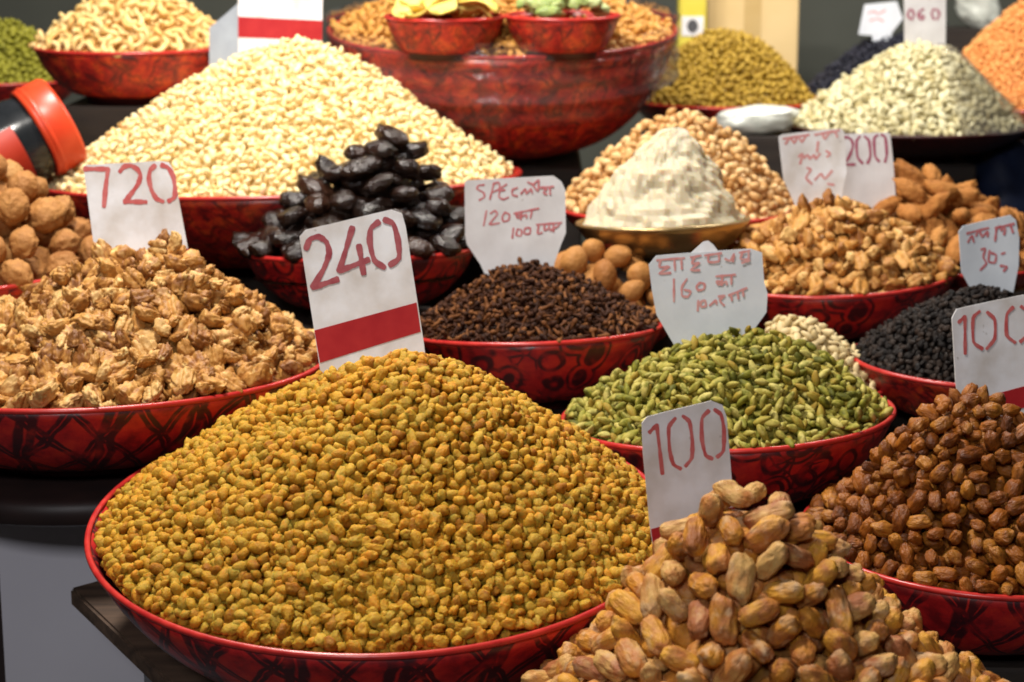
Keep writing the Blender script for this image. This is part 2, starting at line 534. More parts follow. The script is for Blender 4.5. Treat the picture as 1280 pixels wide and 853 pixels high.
MAT['card_dull'] = card_mat('dull_bluish_card', (0.34, 0.38, 0.43), (0.28, 0.31, 0.36))
MAT['redpaint'] = plain_mat('red_stencil_paint', (0.52, 0.070, 0.070), (0.62, 0.17, 0.16), rough=0.5, scale=90, bump=0.05)
MAT['darkredpaint'] = plain_mat('dark_red_stencil_paint', (0.30, 0.035, 0.050), (0.42, 0.10, 0.11), rough=0.5, scale=90, bump=0.05)
MAT['purplepaint'] = plain_mat('purple_red_stencil_paint', (0.30, 0.045, 0.10), (0.40, 0.10, 0.16), rough=0.5, scale=90, bump=0.05)
MAT['pen'] = plain_mat('red_pen_ink', (0.50, 0.10, 0.12), (0.62, 0.24, 0.25), rough=0.6, scale=130, bump=0.0)
MAT['palepen'] = plain_mat('pale_red_pen_ink', (0.62, 0.22, 0.22), (0.68, 0.36, 0.35), rough=0.6, scale=130, bump=0.0)
MAT['bandred'] = plain_mat('red_band_paint', (0.36, 0.012, 0.018), (0.44, 0.024, 0.026), rough=0.6, scale=40, bump=0.1, spec=0.2)


def film_mat(name, alpha=0.035, rough=0.10):
    m, nt, b = new_mat(name)
    L = nt.links.new
    out = nt.nodes['Material Output']
    tr = N(nt, 'ShaderNodeBsdfTransparent')
    gl = N(nt, 'ShaderNodeBsdfGlossy')
    gl.inputs['Roughness'].default_value = rough
    gl.inputs['Color'].default_value = (0.9, 0.9, 0.95, 1)
    df = N(nt, 'ShaderNodeBsdfDiffuse')
    df.inputs['Color'].default_value = (0.75, 0.75, 0.78, 1)
    tc = N(nt, 'ShaderNodeTexCoord')
    mp = N(nt, 'ShaderNodeMapping')
    mp.inputs['Scale'].default_value = (14, 14, 30)
    L(tc.outputs['Object'], mp.inputs['Vector'])
    no = N(nt, 'ShaderNodeTexNoise')
    no.inputs['Scale'].default_value = 1.0
    no.inputs['Detail'].default_value = 4
    L(mp.outputs[0], no.inputs['Vector'])
    bp = N(nt, 'ShaderNodeBump')
    bp.inputs['Strength'].default_value = 0.9
    bp.inputs['Distance'].default_value = 0.012
    L(no.outputs['Fac'], bp.inputs['Height'])
    L(bp.outputs[0], gl.inputs['Normal'])
    fr = N(nt, 'ShaderNodeFresnel')
    fr.inputs['IOR'].default_value = 1.45
    L(bp.outputs[0], fr.inputs['Normal'])
    fa = N(nt, 'ShaderNodeMath', operation='MULTIPLY_ADD', use_clamp=True)
    fa.inputs[1].default_value = 0.65
    fa.inputs[2].default_value = 0.0
    L(fr.outputs[0], fa.inputs[0])
    haze = N(nt, 'ShaderNodeMixShader')
    haze.inputs[0].default_value = alpha
    L(tr.outputs[0], haze.inputs[1])
    L(df.outputs[0], haze.inputs[2])
    mx = N(nt, 'ShaderNodeMixShader')
    L(fa.outputs[0], mx.inputs[0])
    L(haze.outputs[0], mx.inputs[1])
    L(gl.outputs[0], mx.inputs[2])
    L(mx.outputs[0], out.inputs['Surface'])
    return m


MAT['film'] = film_mat('clear_film')

# ---------------------------------------------------------------- setting
fl = link('ground', mesh_from([(-6, -3, 0), (6, -3, 0), (6, 8, 0), (-6, 8, 0)], [(0, 1, 2, 3)]), MAT['floor'])
tag(fl, kind='structure')
bw = link('wall', box_mesh(-4, 4, 5.3, 5.4, 0, 3.2), MAT['backwall'])
tag(bw, 'dark grey green wall at the back of the stall', 'wall', kind='structure')


# ---------------------------------------------------------------- bowls and the blocks that carry them
def elev(cy):
    return PITCH + math.atan((cy - 426.5) / F)


def frame(cx, cy, d, tilt=0.0, roll=0.0):
    return Matrix.Translation(P(cx, cy, d)) @ Matrix.Rotation(R_(tilt), 4, 'X') @ Matrix.Rotation(R_(-roll), 4, 'Y')


BOWLS = {}


def bowl_profile(R, rb, h, flare=64, n=14):
    pr = []
    s0, c0 = math.sin(R_(flare)), math.cos(R_(flare))
    for i in range(n + 1):
        a = R_(flare) * i / n
        r = rb + (R - rb) * math.sin(a) / s0
        z = h * (1 - math.cos(a)) / (1 - c0)
        pr.append((r, z))
    return pr


def bowl(key, label, cx, cy, a, d, tilt=0, roll=0, h=0.10, base=0.42, style='rings', flare=64, block=True,
         blockname=None, mat=None, rimmat=None, cat='bowl', name='serving_bowl', blockr=None):
    R = a * d / F
    M = frame(cx, cy, d, tilt, roll)
    rb = R * base
    root = thing(name, label, cat, M @ Matrix.Translation((0, 0, -h)), 'red patterned bowls on the stall' if cat == 'bowl' else None)
    pr = bowl_profile(R, rb, h, flare)
    t = 0.004
    inner = [(max(0.001, r - t), z + t * 0.8) for r, z in pr][::-1]
    inner[0] = (R - t, h - 0.0005)
    shell = lathe([(0.001, 0.0)] + pr + inner + [(0.001, t)], 80, uv=True)
    link('shell', shell, mat or BOWL[style], root)
    rimr = 0.0034
    ring = [(R - t * 0.4 + rimr * math.cos(q), h + rimr * math.sin(q)) for q in np.linspace(0, 2 * math.pi, 9)[:-1]]
    link('rim', lathe(ring, 96, close=True), rimmat or MAT['rim'], root)
    fz = 0.012
    link('foot_ring', lathe([(rb * 0.80, 0.004), (rb * 0.86, -fz), (rb * 0.98, -fz), (rb * 1.03, 0.006)], 64), MAT['foot'] if mat is None else mat, root)
    BOWLS[key] = dict(M=M, R=R, d=d, cx=cx, cy=cy, a=a, h=h, root=root, rb=rb, tilt=tilt)
    if block:
        s = blockr or max(0.10, rb * 1.25)
        T = M @ Matrix.Translation((0, 0, -h - fz))
        c = T.translation
        top = [T @ Vector((sx * s, sy * s, -0.0005)) for sx, sy in ((-1, -1), (1, -1), (1, 1), (-1, 1))]
        o = Vector((c.x, c.y, 0.0))
        verts = [v - o for v in top] + [Vector((v.x, v.y, 0.0)) - o for v in top]
        bm = bmesh.new()
        vs = [bm.verts.new(v) for v in verts]
        for f in ((0, 1, 2, 3), (7, 6, 5, 4), (0, 4, 5, 1), (1, 5, 6, 2), (2, 6, 7, 3), (3, 7, 4, 0)):
            bm.faces.new([vs[i] for i in f])
        bmesh.ops.recalc_face_normals(bm, faces=bm.faces[:])
        bmesh.ops.bevel(bm, geom=bm.edges[:], offset=0.004, segments=1, affect='EDGES')
        me = bpy.data.meshes.new('block')
        bm.to_mesh(me)
        bm.free()
        b = link('display_block', me, MAT['darkwood'])
        b.location = o
        tag(b, 'dark wooden block under the ' + (blockname or label), 'block', 'dark blocks under the bowls')
    return root


bowl('raisin', 'wide red bowl holding golden raisins on the wooden table', 477, 648, 362, 2.0, tilt=7, h=0.135, style='lattice', block=False, base=0.40)
bowl('walnut', 'wide red latticed bowl holding walnut kernels above the grey board', 114, 448, 296, 2.35, tilt=-1, h=0.10, style='lattice', block=False, base=0.5)
bowl('clove', 'red ringed bowl holding dark brown cloves', 668, 411, 160, 2.6, tilt=-5, roll=2.0, h=0.092, style='rings', base=0.34, blockname='clove bowl')
bowl('cardamom', 'red bowl holding green cardamom pods', 908, 517, 207, 2.3, tilt=-2, roll=3.0, h=0.098, style='rings', base=0.36, blockname='cardamom bowl')
bowl('nutbits', 'red ringed bowl holding small golden nut pieces', 1035, 340, 158, 2.85, tilt=1, roll=3, h=0.085, style='rings', base=0.38, blockname='nut piece bowl')
bowl('pepper', 'small red bowl holding black peppercorns', 1212, 452, 148, 2.55, tilt=0, roll=-2, h=0.07, style='crackle', base=0.4, blockname='peppercorn bowl')
bowl('munakka', 'red bowl holding large brown raisins', 1222, 668, 218, 2.06, tilt=2, roll=-1, h=0.10, style='lattice', base=0.4, blockname='brown raisin bowl')
bowl('date', 'wide red bowl holding tan dry dates', 968, 912, 318, 1.68, tilt=4, h=0.10, style='lattice', base=0.4, blockname='dry date bowl')
bowl('blackdate', 'red bowl holding glossy black dates', 450, 312, 145, 2.8, tilt=-4, roll=1.0, h=0.085, style='rings', base=0.36, blockname='black date bowl')
bowl('blanched', 'very wide red bowl holding cream blanched nuts', 352, 221, 300, 3.2, tilt=-2.5, roll=1, h=0.13, style='crackle', base=0.45, blockname='blanched nut bowl')
bowl('wholewalnut', 'red bowl holding whole walnuts in the shell', -38, 340, 165, 2.7, tilt=0, roll=4, h=0.09, style='crackle', base=0.4, blockname='whole walnut bowl')
bowl('cashew', 'red bowl holding curved cashews behind the black jar', 168, 58, 124, 3.45, tilt=1, h=0.085, style='crackle', base=0.5, flare=50, blockname='cashew bowl')
bowl('big', 'big deep red bowl wrapped in clear film holding roasted nuts', 628, 36, 218, 3.5, tilt=6, h=0.215, style='crackle', base=0.36, flare=76, blockname='big film wrapped bowl')
bowl('pistachio', 'red bowl holding pistachios under the big film wrapped bowl', 848, 258, 152, 3.15, tilt=0, h=0.06, style='crackle', base=0.4, blockname='pistachio bowl')
bowl('almond', 'red bowl holding long brown almonds in the shell', 1180, 322, 135, 3.05, tilt=0, h=0.05, style='crackle', base=0.4, blockname='almond bowl')
bowl('nutmeg', 'small red bowl holding round tan nutmegs', 757, 392, 92, 2.80, tilt=0, h=0.05, style='crackle', base=0.4, blockname='nutmeg bowl')
bowl('creamseed', 'small red bowl holding cream seeds behind the cardamom', 1020, 478, 92, 2.56, tilt=0, h=0.05, style='crackle', base=0.4, blockname='cream seed bowl')
bowl('greenraisin', 'red bowl holding olive raisins before the tan carton', 905, 126, 118, 4.0, tilt=0, h=0.06, style='crackle', base=0.4, blockname='olive raisin bowl')
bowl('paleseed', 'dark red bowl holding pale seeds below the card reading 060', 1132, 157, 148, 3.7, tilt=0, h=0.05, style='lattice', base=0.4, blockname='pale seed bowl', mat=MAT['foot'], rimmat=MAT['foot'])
bowl('orange', 'red bowl holding orange lentils', 1300, 128, 150, 4.15, tilt=0, h=0.06, style='crackle', base=0.4, blockname='orange lentil bowl')
bowl('blue', 'red bowl holding black raisins against the dark wall', 1125, 118, 125, 4.35, tilt=0, h=0.06, style='crackle', base=0.4, blockname='black raisin bowl')
bowl('lime', 'red bowl holding lime green raisins beyond the jar', 8, 100, 90, 3.8, tilt=0, h=0.06, style='crackle', base=0.4, blockname='lime raisin bowl')
bowl('crystal', 'brass dish holding the cream white sugar block', 828, 277, 108, 2.87, tilt=-3, roll=2, h=0.05, base=0.45, mat=MAT['brass'], rimmat=MAT['brass'],
     cat='dish', name='serving_dish', blockname='brass dish')

# wooden table under the raisin bowl
rb = BOWLS['raisin']
T = rb['M'] @ Matrix.Translation((0, 0, -rb['h'] - 0.012))
tz = T.translation.z
A = Vector((-0.505, 2.07, 0))
e1 = Vector((0.57, -0.82, 0)).normalized()
e2 = Vector((0.82, 0.57, 0)).normalized()
tl = R_(rb['tilt'])
TM = Matrix.Translation(Vector((A.x, A.y, 0)))


def table_z(p):                       # the table top leans with the bowl that stands on it
    return tz - 0.0005 + (p.y - T.translation.y) * math.tan(tl)


tab = thing('small_table', 'worn dark wooden table under the raisin bowl', 'table', Matrix.Translation((A.x, A.y, 0)))
for k in range(4):
    w0, w1 = k * 0.15 + 0.0015, (k + 1) * 0.15 - 0.0015
    q = [A + e1 * 0 + e2 * w0, A + e1 * 0.6 + e2 * w0, A + e1 * 0.6 + e2 * w1, A + e2 * w1]
    bm = bmesh.new()
    vs = [bm.verts.new((p.x - A.x, p.y - A.y, table_z(p))) for p in q] + [bm.verts.new((p.x - A.x, p.y - A.y, table_z(p) - 0.022)) for p in q]
    for f in ((0, 1, 2, 3), (7, 6, 5, 4), (0, 4, 5, 1), (1, 5, 6, 2), (2, 6, 7, 3), (3, 7, 4, 0)):
        bm.faces.new([vs[i] for i in f])
    bmesh.ops.recalc_face_normals(bm, faces=bm.faces[:])
    bmesh.ops.bevel(bm, geom=bm.edges[:], offset=0.003, segments=2, affect='EDGES')
    me = bpy.data.meshes.new('plank')
    bm.to_mesh(me)
    bm.free()
    link('plank', me, MAT['tablewood'], tab)
for u, v in ((0.13, 0.05), (0.55, 0.05), (0.13, 0.55), (0.55, 0.55)):
    p = A + e1 * u + e2 * v
    link('leg', box_mesh(p.x - A.x - 0.015, p.x - A.x + 0.015, p.y - A.y - 0.015, p.y - A.y + 0.015, 0, table_z(p) - 0.0235, 0.002), MAT['steel'], tab)

# round stool under the walnut kernel bowl, grey board below it
wb = BOWLS['walnut']
T = wb['M'] @ Matrix.Translation((0, 0, -wb['h'] - 0.0125))
st = thing('round_stool', 'dark round stool under the walnut kernel bowl', 'stool', Matrix.Translation((T.translation.x, T.translation.y, 0)))
tzz = T.translation.z - 0.004
seat = lathe([(0.001, -0.035), (0.215, -0.035), (0.232, -0.028), (0.235, -0.008), (0.225, 0.0), (0.001, 0.0)], 64)
link('seat', seat, MAT['stool'], st, Matrix.Translation((0, 0, tzz)) @ Matrix.Rotation(R_(-1), 4, 'X'))
for sx in (-0.13, 0.13):
    for sy in (-0.02, 0.15):
        link('leg', box_mesh(sx - 0.016, sx + 0.016, sy - 0.016, sy + 0.016, 0, tzz - 0.028), MAT['stool'], st)
gb = link('stall_board', box_mesh(-0.268, 0.60, -0.006, 0.006, 0, 0.80, 0.002), MAT['greyboard'])
gb.location = (-0.36, 2.235, 0)
tag(gb, 'plain grey painted board standing below the walnut kernel bowl', 'board')


# ---------------------------------------------------------------- price cards
def make_card(label, depth, o, s, outline, yaw=0, lean=6, mat='card', strokes=(), band=None, pen='redpaint', wd=20, partname='numeral', marks=()):
    """o, s: origin and scale of the measured points; outline traced on the card's own plane at its own depth"""
    cv = lambda p: (o[0] + p[0] / s, o[1] + p[1] / s)
    cx = sum(cv(p)[0] for p in outline) / len(outline)
    cy = max(cv(p)[1] for p in outline)
    base = P(cx, cy, depth)
    Mr = Matrix.Rotation(R_(yaw), 4, 'Z') @ Matrix.Rotation(R_(-lean), 4, 'X')
    M = Matrix.Translation(base) @ Mr
    Mi = M.inverted()
    n = (Mr @ Vector((0, -1, 0)))

    def loc(p):
        q = cv(p)
        dr = P(q[0], q[1], 1.0) - CAM
        t = (base - CAM).dot(n) / dr.dot(n)
        return Mi @ (CAM + dr * t)
    root = thing('price_card', label, 'price card', M, 'price cards stuck in the heaps')
    pts = [loc(p) for p in outline]
    ar = sum(pts[i].x * pts[(i + 1) % len(pts)].z - pts[(i + 1) % len(pts)].x * pts[i].z for i in range(len(pts)))
    if ar < 0:
        pts = pts[::-1]
    # gentle bow of the card
    xm = sum(p.x for p in pts) / len(pts)
    zt = max(p.z for p in pts)
    wdt = max(p.x for p in pts) - min(p.x for p in pts)
    cu = random.choice((-1, 1)) * random.uniform(0.03, 0.07)
    cz = random.uniform(-0.05, 0.09)

    def bend(x, z):
        a = (x - xm) / wdt
        return wdt * (cu * (a * a - 0.1) + cz * (z / zt) ** 2 * a + 0.02 * math.sin(5 * a + 3 * z / zt))

    def bent(me):
        for v in me.vertices:
            v.co.y += bend(v.co.x, v.co.z)
        return me

    def slices(bm):
        x0, x1 = xm - wdt, xm + wdt
        for q in np.linspace(x0, x1, 30):
            bmesh.ops.bisect_plane(bm, geom=bm.verts[:] + bm.edges[:] + bm.faces[:], plane_co=(q, 0, 0), plane_no=(1, 0, 0))
        for q in np.linspace(0, zt, 12)[1:-1]:
            bmesh.ops.bisect_plane(bm, geom=bm.verts[:] + bm.edges[:] + bm.faces[:], plane_co=(0, 0, q), plane_no=(0, 0, 1))
    th = 0.0016
    k = len(pts)
    bm = bmesh.new()
    fv = [bm.verts.new((p.x, -th / 2, p.z)) for p in pts]
    bv = [bm.verts.new((p.x, th / 2, p.z)) for p in pts]
    bm.faces.new(fv)
    bm.faces.new(bv[::-1])
    for i in range(k):
        j = (i + 1) % k
        bm.faces.new((fv[j], fv[i], bv[i], bv[j]))
    bmesh.ops.recalc_face_normals(bm, faces=bm.faces[:])
    slices(bm)
    me = bpy.data.meshes.new('plate')
    bm.to_mesh(me)
    bm.free()
    link('plate', bent(me), MAT[mat], root)
    if band:
        bp = [loc(p) for p in band]
        y0 = -th / 2 - 0.0004
        fb = [(p.x, y0, p.z) for p in bp] + [(p.x, y0 + 0.0003, p.z) for p in bp]
        m_ = len(bp)
        fc = [tuple(range(m_)), tuple(range(2 * m_ - 1, m_ - 1, -1))] + [((i + 1) % m_, i, i + m_, (i + 1) % m_ + m_) for i in range(m_)]
        bme = mesh_from(fb, fc, smooth=False)
        bm = bmesh.new()
        bm.from_mesh(bme)
        slices(bm)
        bm.to_mesh(bme)
        bm.free()
        link('red_band', bent(bme), MAT['bandred'], root)
    for gi, grp in enumerate(strokes):
        verts, faces = [], []
        for si, line in enumerate(grp):
            lp = [loc(p) for p in smooth_line(line)]
            ribbon(lp, loc_w(depth, wd / s), -th / 2 - 0.0005 - 0.00008 * si, verts, faces)
        link(partname, bent(mesh_from(verts, faces, smooth=False)), MAT[pen], root)
    return root


def loc_w(depth, px):
    return px * depth / F


def smooth_line(line, n=4):
    if len(line) < 3:
        (x0, y0), (x1, y1) = line
        return [(x0 + (x1 - x0) * t / 10, y0 + (y1 - y0) * t / 10) for t in range(11)]
    p = [Vector((*q, 0)) for q in line]
    p = [p[0] * 2 - p[1]] + p + [p[-1] * 2 - p[-2]]
    closed_corner = []
    out = []
    for i in range(1, len(p) - 2):
        a, b, c, d = p[i - 1], p[i], p[i + 1], p[i + 2]
        for j in range(n):
            t = j / n
            v = 0.5 * ((2 * b) + (c - a) * t + (2 * a - 5 * b + 4 * c - d) * t * t + (3 * b - a - 3 * c + d) * t ** 3)
            lin = b.lerp(c, t)
            out.append(tuple((v * 0.6 + lin * 0.4)[:2]))
    out.append(tuple(p[-2][:2]))
    return out


def ribbon(lp, wid, y, verts, faces):
    """flat painted stroke with rounded ends and joints"""
    hw = wid / 2
    P2 = [Vector((p.x, p.z)) for p in lp]
    n = len(P2)
    L_, R2 = [], []
    for i in range(n):
        a = P2[max(0, i - 1)]
        b = P2[min(n - 1, i + 1)]
        t = (b - a)
        if t.length < 1e-9:
            t = Vector((1, 0))
        t.normalize()
        nn = Vector((-t.y, t.x))
        ww = hw * (1 + 0.16 * math.sin(i * 0.9 + P2[0].x * 900) + 0.08 * math.sin(i * 2.7))
        L_.append(P2[i] + nn * ww)
        R2.append(P2[i] - nn * ww)
    t0 = (P2[0] - P2[1]).normalized() * hw * 0.6
    t1 = (P2[-1] - P2[-2]).normalized() * hw * 0.6
    b0 = len(verts)
    for i in range(n):
        verts.append((L_[i].x, y, L_[i].y))
        verts.append((R2[i].x, y, R2[i].y))
    for i in range(n - 1):
        faces.append((b0 + 2 * i, b0 + 2 * i + 1, b0 + 2 * i + 3, b0 + 2 * i + 2))
    for e, t, k in ((0, t0, 0), (n - 1, t1, 1)):
        q = len(verts)
        c = P2[e] + t
        a_, b_ = L_[e], R2[e]
        am, bm_ = a_.lerp(P2[e], 0.35) + t, b_.lerp(P2[e], 0.35) + t
        for v in (am, bm_):
            verts.append((v.x, y, v.y))
        i0 = b0 + 2 * e
        faces.append((i0, q, q + 1, i0 + 1))


make_card('white card with red stencilled 720 stuck in the walnut kernels', 2.40, (95, 195), 6.56,
          [(65, 92), (85, 74), (690, 42), (760, 52), (800, 120), (935, 860), (965, 1080), (200, 1140), (160, 800)],
          yaw=-4, lean=8, mat='card',
          band=[(165, 822), (930, 760), (952, 960), (192, 1030)],
          strokes=[[[(75, 108), (265, 108)], [(265, 108), (245, 260), (232, 415)]],
                   [[(360, 130), (395, 90), (450, 80), (505, 110), (530, 160), (510, 230), (460, 300), (400, 375)], [(395, 375), (575, 378)]],
                   [[(650, 80), (610, 120), (600, 190), (620, 280), (660, 350), (715, 375)], [(705, 75), (760, 100), (800, 170), (815, 270), (808, 340), (760, 372)]]], wd=38)
make_card('white card with dark red 240 and red band in the golden raisins', 2.06, (365, 255), 3.553,
          [(33, 145), (60, 115), (440, 25), (488, 42), (505, 100), (583, 600), (615, 850), (160, 980), (128, 760), (98, 560)],
          yaw=6, lean=10, pen='darkredpaint',
          band=[(99, 562), (553, 438), (572, 568), (124, 706)],
          strokes=[[[(62, 200), (80, 158), (118, 146), (153, 170), (165, 220), (140, 290), (92, 370)], [(92, 372), (203, 335)]],
                   [[(268, 105), (240, 200), (210, 298)], [(210, 298), (340, 248)], [(297, 185), (318, 310)]],
                   [[(385, 80), (350, 110), (345, 170), (365, 250), (410, 283)], [(410, 70), (450, 90), (470, 160), (475, 240), (435, 272)]]], wd=25)
make_card('white card with stencilled 100 stuck in the dry dates', 1.74, (795, 495), 4.264,
          [(30, 145), (58, 112), (400, 25), (458, 48), (480, 110), (512, 500), (535, 760), (105, 900), (72, 700), (35, 300)],
          yaw=8, lean=8,
          band=[(76, 708), (524, 590), (536, 740), (97, 860)],
          strokes=[[[(70, 195), (110, 155)], [(110, 155), (125, 280), (140, 415)]],
                   [[(210, 120), (175, 170), (180, 290), (200, 365), (240, 390)], [(250, 108), (285, 140), (300, 240), (298, 330), (265, 375)]],
                   [[(385, 78), (350, 120), (350, 230), (370, 315), (405, 335)], [(415, 72), (450, 100), (465, 180), (462, 290), (430, 325)]]], wd=21)
make_card('creased white card with stencilled 100 stuck in the large brown raisins', 2.16, (1180, 360), 4.74,
          [(45, 180), (75, 125), (474, 40), (650, 5), (690, 60), (750, 560), (775, 760), (110, 930), (60, 540)],
          yaw=8, lean=8,
          band=[(70, 691), (756, 512), (770, 640), (92, 808)],
          strokes=[[[(85, 205), (125, 170)], [(125, 170), (122, 390)]],
                   [[(215, 140), (175, 180), (175, 320), (230, 362)], [(260, 145), (305, 190), (305, 300), (255, 362)]],
                   [[(410, 115), (375, 160), (375, 280), (425, 325)], [(455, 110), (500, 150), (500, 270), (455, 320)]]], wd=21)
make_card('small white card with handwritten SPECIAL and 120 in the cloves', 2.62, (575, 215), 7.107,
          [(40, 95), (60, 75), (830, 35), (900, 85), (935, 160), (940, 540), (900, 640), (840, 810), (810, 1000), (260, 1000), (180, 820), (60, 640), (45, 560)],
          yaw=2, lean=4, mat='card_grey', pen='pen', partname='handwriting',
          strokes=[[[(215, 115), (165, 120), (150, 150), (210, 185), (215, 225), (170, 250)],
                    [(300, 100), (265, 245)], [(300, 105), (345, 95), (350, 150), (290, 180)],
                    [(415, 110), (360, 150), (345, 220), (385, 245), (430, 225)], [(350, 170), (400, 160)],
                    [(510, 140), (465, 160), (465, 205), (510, 215)],
                    [(540, 195), (580, 150), (590, 195), (630, 150), (640, 190)], [(600, 90), (650, 110), (700, 70), (690, 170), (650, 120)],
                    [(740, 150), (770, 150), (740, 185), (770, 200)], [(700, 140), (830, 130)], [(795, 140), (800, 200)]],
                   [[(235, 345), (210, 475)], [(270, 370), (310, 345), (330, 380), (260, 465), (350, 455)],
                    [(400, 360), (375, 400), (385, 440), (430, 430), (440, 380), (400, 360)],
                    [(480, 370), (700, 325)], [(550, 355), (540, 425)], [(550, 385), (500, 380), (510, 410), (550, 395), (590, 380), (590, 410)], [(640, 340), (625, 410)]],
                   [[(475, 500), (465, 590)], [(510, 510), (500, 560), (540, 570), (550, 520), (510, 510)], [(580, 500), (570, 550), (620, 550), (625, 500), (580, 500)],
                    [(680, 470), (900, 450)], [(700, 470), (690, 550), (730, 540)], [(750, 465), (750, 520), (790, 500), (790, 470)], [(830, 460), (830, 530)], [(800, 520), (870, 480), (880, 455)]]], wd=16)
make_card('small white card with handwritten 160 stuck in the green cardamom', 2.33, (805, 300), 6.319,
          [(35, 195), (95, 125), (840, 68), (928, 98), (945, 330), (972, 420), (965, 570), (905, 660), (830, 770), (800, 960), (290, 960), (235, 830), (95, 590), (60, 400)],
          yaw=3, lean=4, mat='card_blue', pen='palepen', partname='handwriting',
          strokes=[[[(100, 160), (320, 145)], [(130, 160), (120, 215), (200, 210), (115, 265), (210, 260)], [(240, 150), (245, 240)], [(295, 150), (300, 230)],
                    [(370, 140), (450, 125)], [(400, 140), (380, 190), (440, 180), (370, 240), (440, 240)], [(480, 125), (610, 105)],
                    [(510, 120), (510, 175), (590, 170), (590, 110)], [(640, 150), (680, 165), (710, 110), (700, 170)], [(750, 100), (830, 85)],
                    [(770, 110), (760, 150), (820, 150), (820, 90)], [(770, 180), (830, 160)]],
                   [[(235, 310), (235, 485)], [(340, 310), (300, 370), (300, 440), (345, 450), (370, 410), (320, 395)],
                    [(445, 340), (415, 370), (430, 400), (475, 390), (480, 350), (445, 340)],
                    [(570, 290), (720, 275)], [(620, 290), (615, 360)], [(615, 330), (575, 330), (590, 355), (650, 330), (655, 355)], [(690, 280), (690, 350)]],
                   [[(430, 480), (425, 560)], [(450, 490), (450, 530), (490, 525), (485, 480), (450, 490)], [(520, 520), (570, 480), (575, 510)],
                    [(590, 450), (640, 440), (600, 480), (635, 520)], [(670, 440), (810, 380)], [(690, 435), (695, 480)], [(740, 415), (745, 465)], [(780, 400), (785, 445)]]], wd=18)
make_card('blank white pointed slip peeping over the handwritten 160 card', 2.36, (805, 300), 6.319,
          [(330, 135), (370, 105), (470, 15), (510, 8), (550, 40), (580, 80), (600, 600), (560, 940), (400, 940), (330, 600)], yaw=0, lean=2, mat='card')
make_card('small white card with faded pink writing stuck in the nut pieces', 2.86, (965, 155), 8.0,
          [(60, 130), (100, 105), (560, 55), (690, 48), (720, 80), (745, 480), (700, 700), (670, 960), (280, 960), (210, 770), (110, 560)],
          yaw=0, lean=5, pen='palepen', partname='handwriting',
          strokes=[[[(110, 150), (370, 110)], [(130, 200), (180, 140), (220, 190), (260, 130), (300, 180), (340, 120)], [(430, 110), (670, 65)], [(500, 90), (530, 150), (570, 90)], [(630, 70), (650, 130)], [(460, 180), (450, 280)]],
                   [[(265, 330), (310, 300), (280, 400)], [(320, 340), (360, 310), (380, 350), (420, 310), (440, 350), (480, 300)], [(540, 270), (580, 300), (550, 330)]],
                   [[(350, 440), (390, 460), (340, 540), (400, 600)], [(430, 560), (490, 500), (530, 550), (600, 470)], [(560, 600), (620, 610)]]], wd=24)
make_card('white card with purple red 200 stuck in the almonds in the shell', 3.0, (965, 155), 8.0,
          [(640, 105), (1150, 85), (1178, 100), (1210, 380), (1250, 900), (640, 940)],
          yaw=0, lean=5, mat='card_grey', pen='purplepaint',
          strokes=[[[(690, 190), (715, 140), (760, 135), (800, 170), (808, 230), (775, 320), (720, 405)], [(720, 410), (830, 405)]],
                   [[(880, 125), (845, 180), (855, 330), (905, 395)], [(925, 125), (970, 170), (985, 320), (955, 395)]],
                   [[(1055, 112), (1020, 150), (1030, 320), (1070, 375)], [(1092, 108), (1130, 140), (1145, 300), (1128, 380)]]], wd=26)
make_card('small white card with red handwriting and clipped corners in the peppercorns', 2.58, (1190, 265), 7.42,
          [(52, 185), (95, 130), (540, 30), (590, 75), (620, 240), (615, 500), (575, 720), (530, 900), (300, 920), (210, 790), (80, 560)],
          yaw=6, lean=5, mat='card_blue', pen='pen', partname='handwriting',
          strokes=[[[(130, 200), (340, 150)], [(140, 280), (180, 220), (200, 280)], [(220, 220), (250, 170), (280, 230), (330, 180), (330, 230)],
                    [(400, 150), (570, 110)], [(410, 160), (400, 270)], [(450, 170), (490, 150), (480, 210)], [(540, 130), (560, 190)]],
                   [[(270, 350), (310, 340), (290, 420), (320, 480), (260, 540)], [(350, 360), (340, 460), (400, 470), (410, 400), (360, 380)], [(460, 390), (490, 380)], [(450, 500), (510, 510), (480, 550)]]], wd=22)
make_card('white card with a broad red band behind the blanched nut heap', 3.30, (0, 0), 1.0,
          [(298, -40), (404, -43), (402, 80), (298, 80)], yaw=0, lean=6,
          band=[(298, 21), (403, 26), (402.5, 51), (298, 47)])
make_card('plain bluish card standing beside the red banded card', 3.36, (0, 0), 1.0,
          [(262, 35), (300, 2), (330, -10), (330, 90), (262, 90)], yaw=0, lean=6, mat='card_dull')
make_card('white card with purple red 060 above the pale seeds', 3.74, (980, 0), 4.267,
          [(640, -20), (862, -25), (860, 320), (640, 320)], yaw=0, lean=4, mat='card_grey', pen='purplepaint',
          strokes=[[[(672, 52), (658, 75), (672, 104)], [(680, 50), (694, 75), (682, 106)]],
                   [[(745, 50), (722, 62), (715, 90), (735, 105), (748, 88), (722, 80)]],
                   [[(800, 48), (786, 75), (800, 104)], [(812, 48), (828, 75), (814, 106)]]], wd=11)
make_card('tilted white card with faint writing above the black raisins', 4.30, (980, 0), 4.267,
          [(430, 25), (600, 8), (632, 100), (575, 178), (560, 300), (480, 300), (470, 190), (395, 185)], yaw=0, lean=4, mat='card_blue', pen='palepen', partname='handwriting',
          strokes=[[[(450, 70), (480, 60), (500, 75), (540, 55)]], [[(460, 110), (500, 100), (530, 115)]]], wd=8)

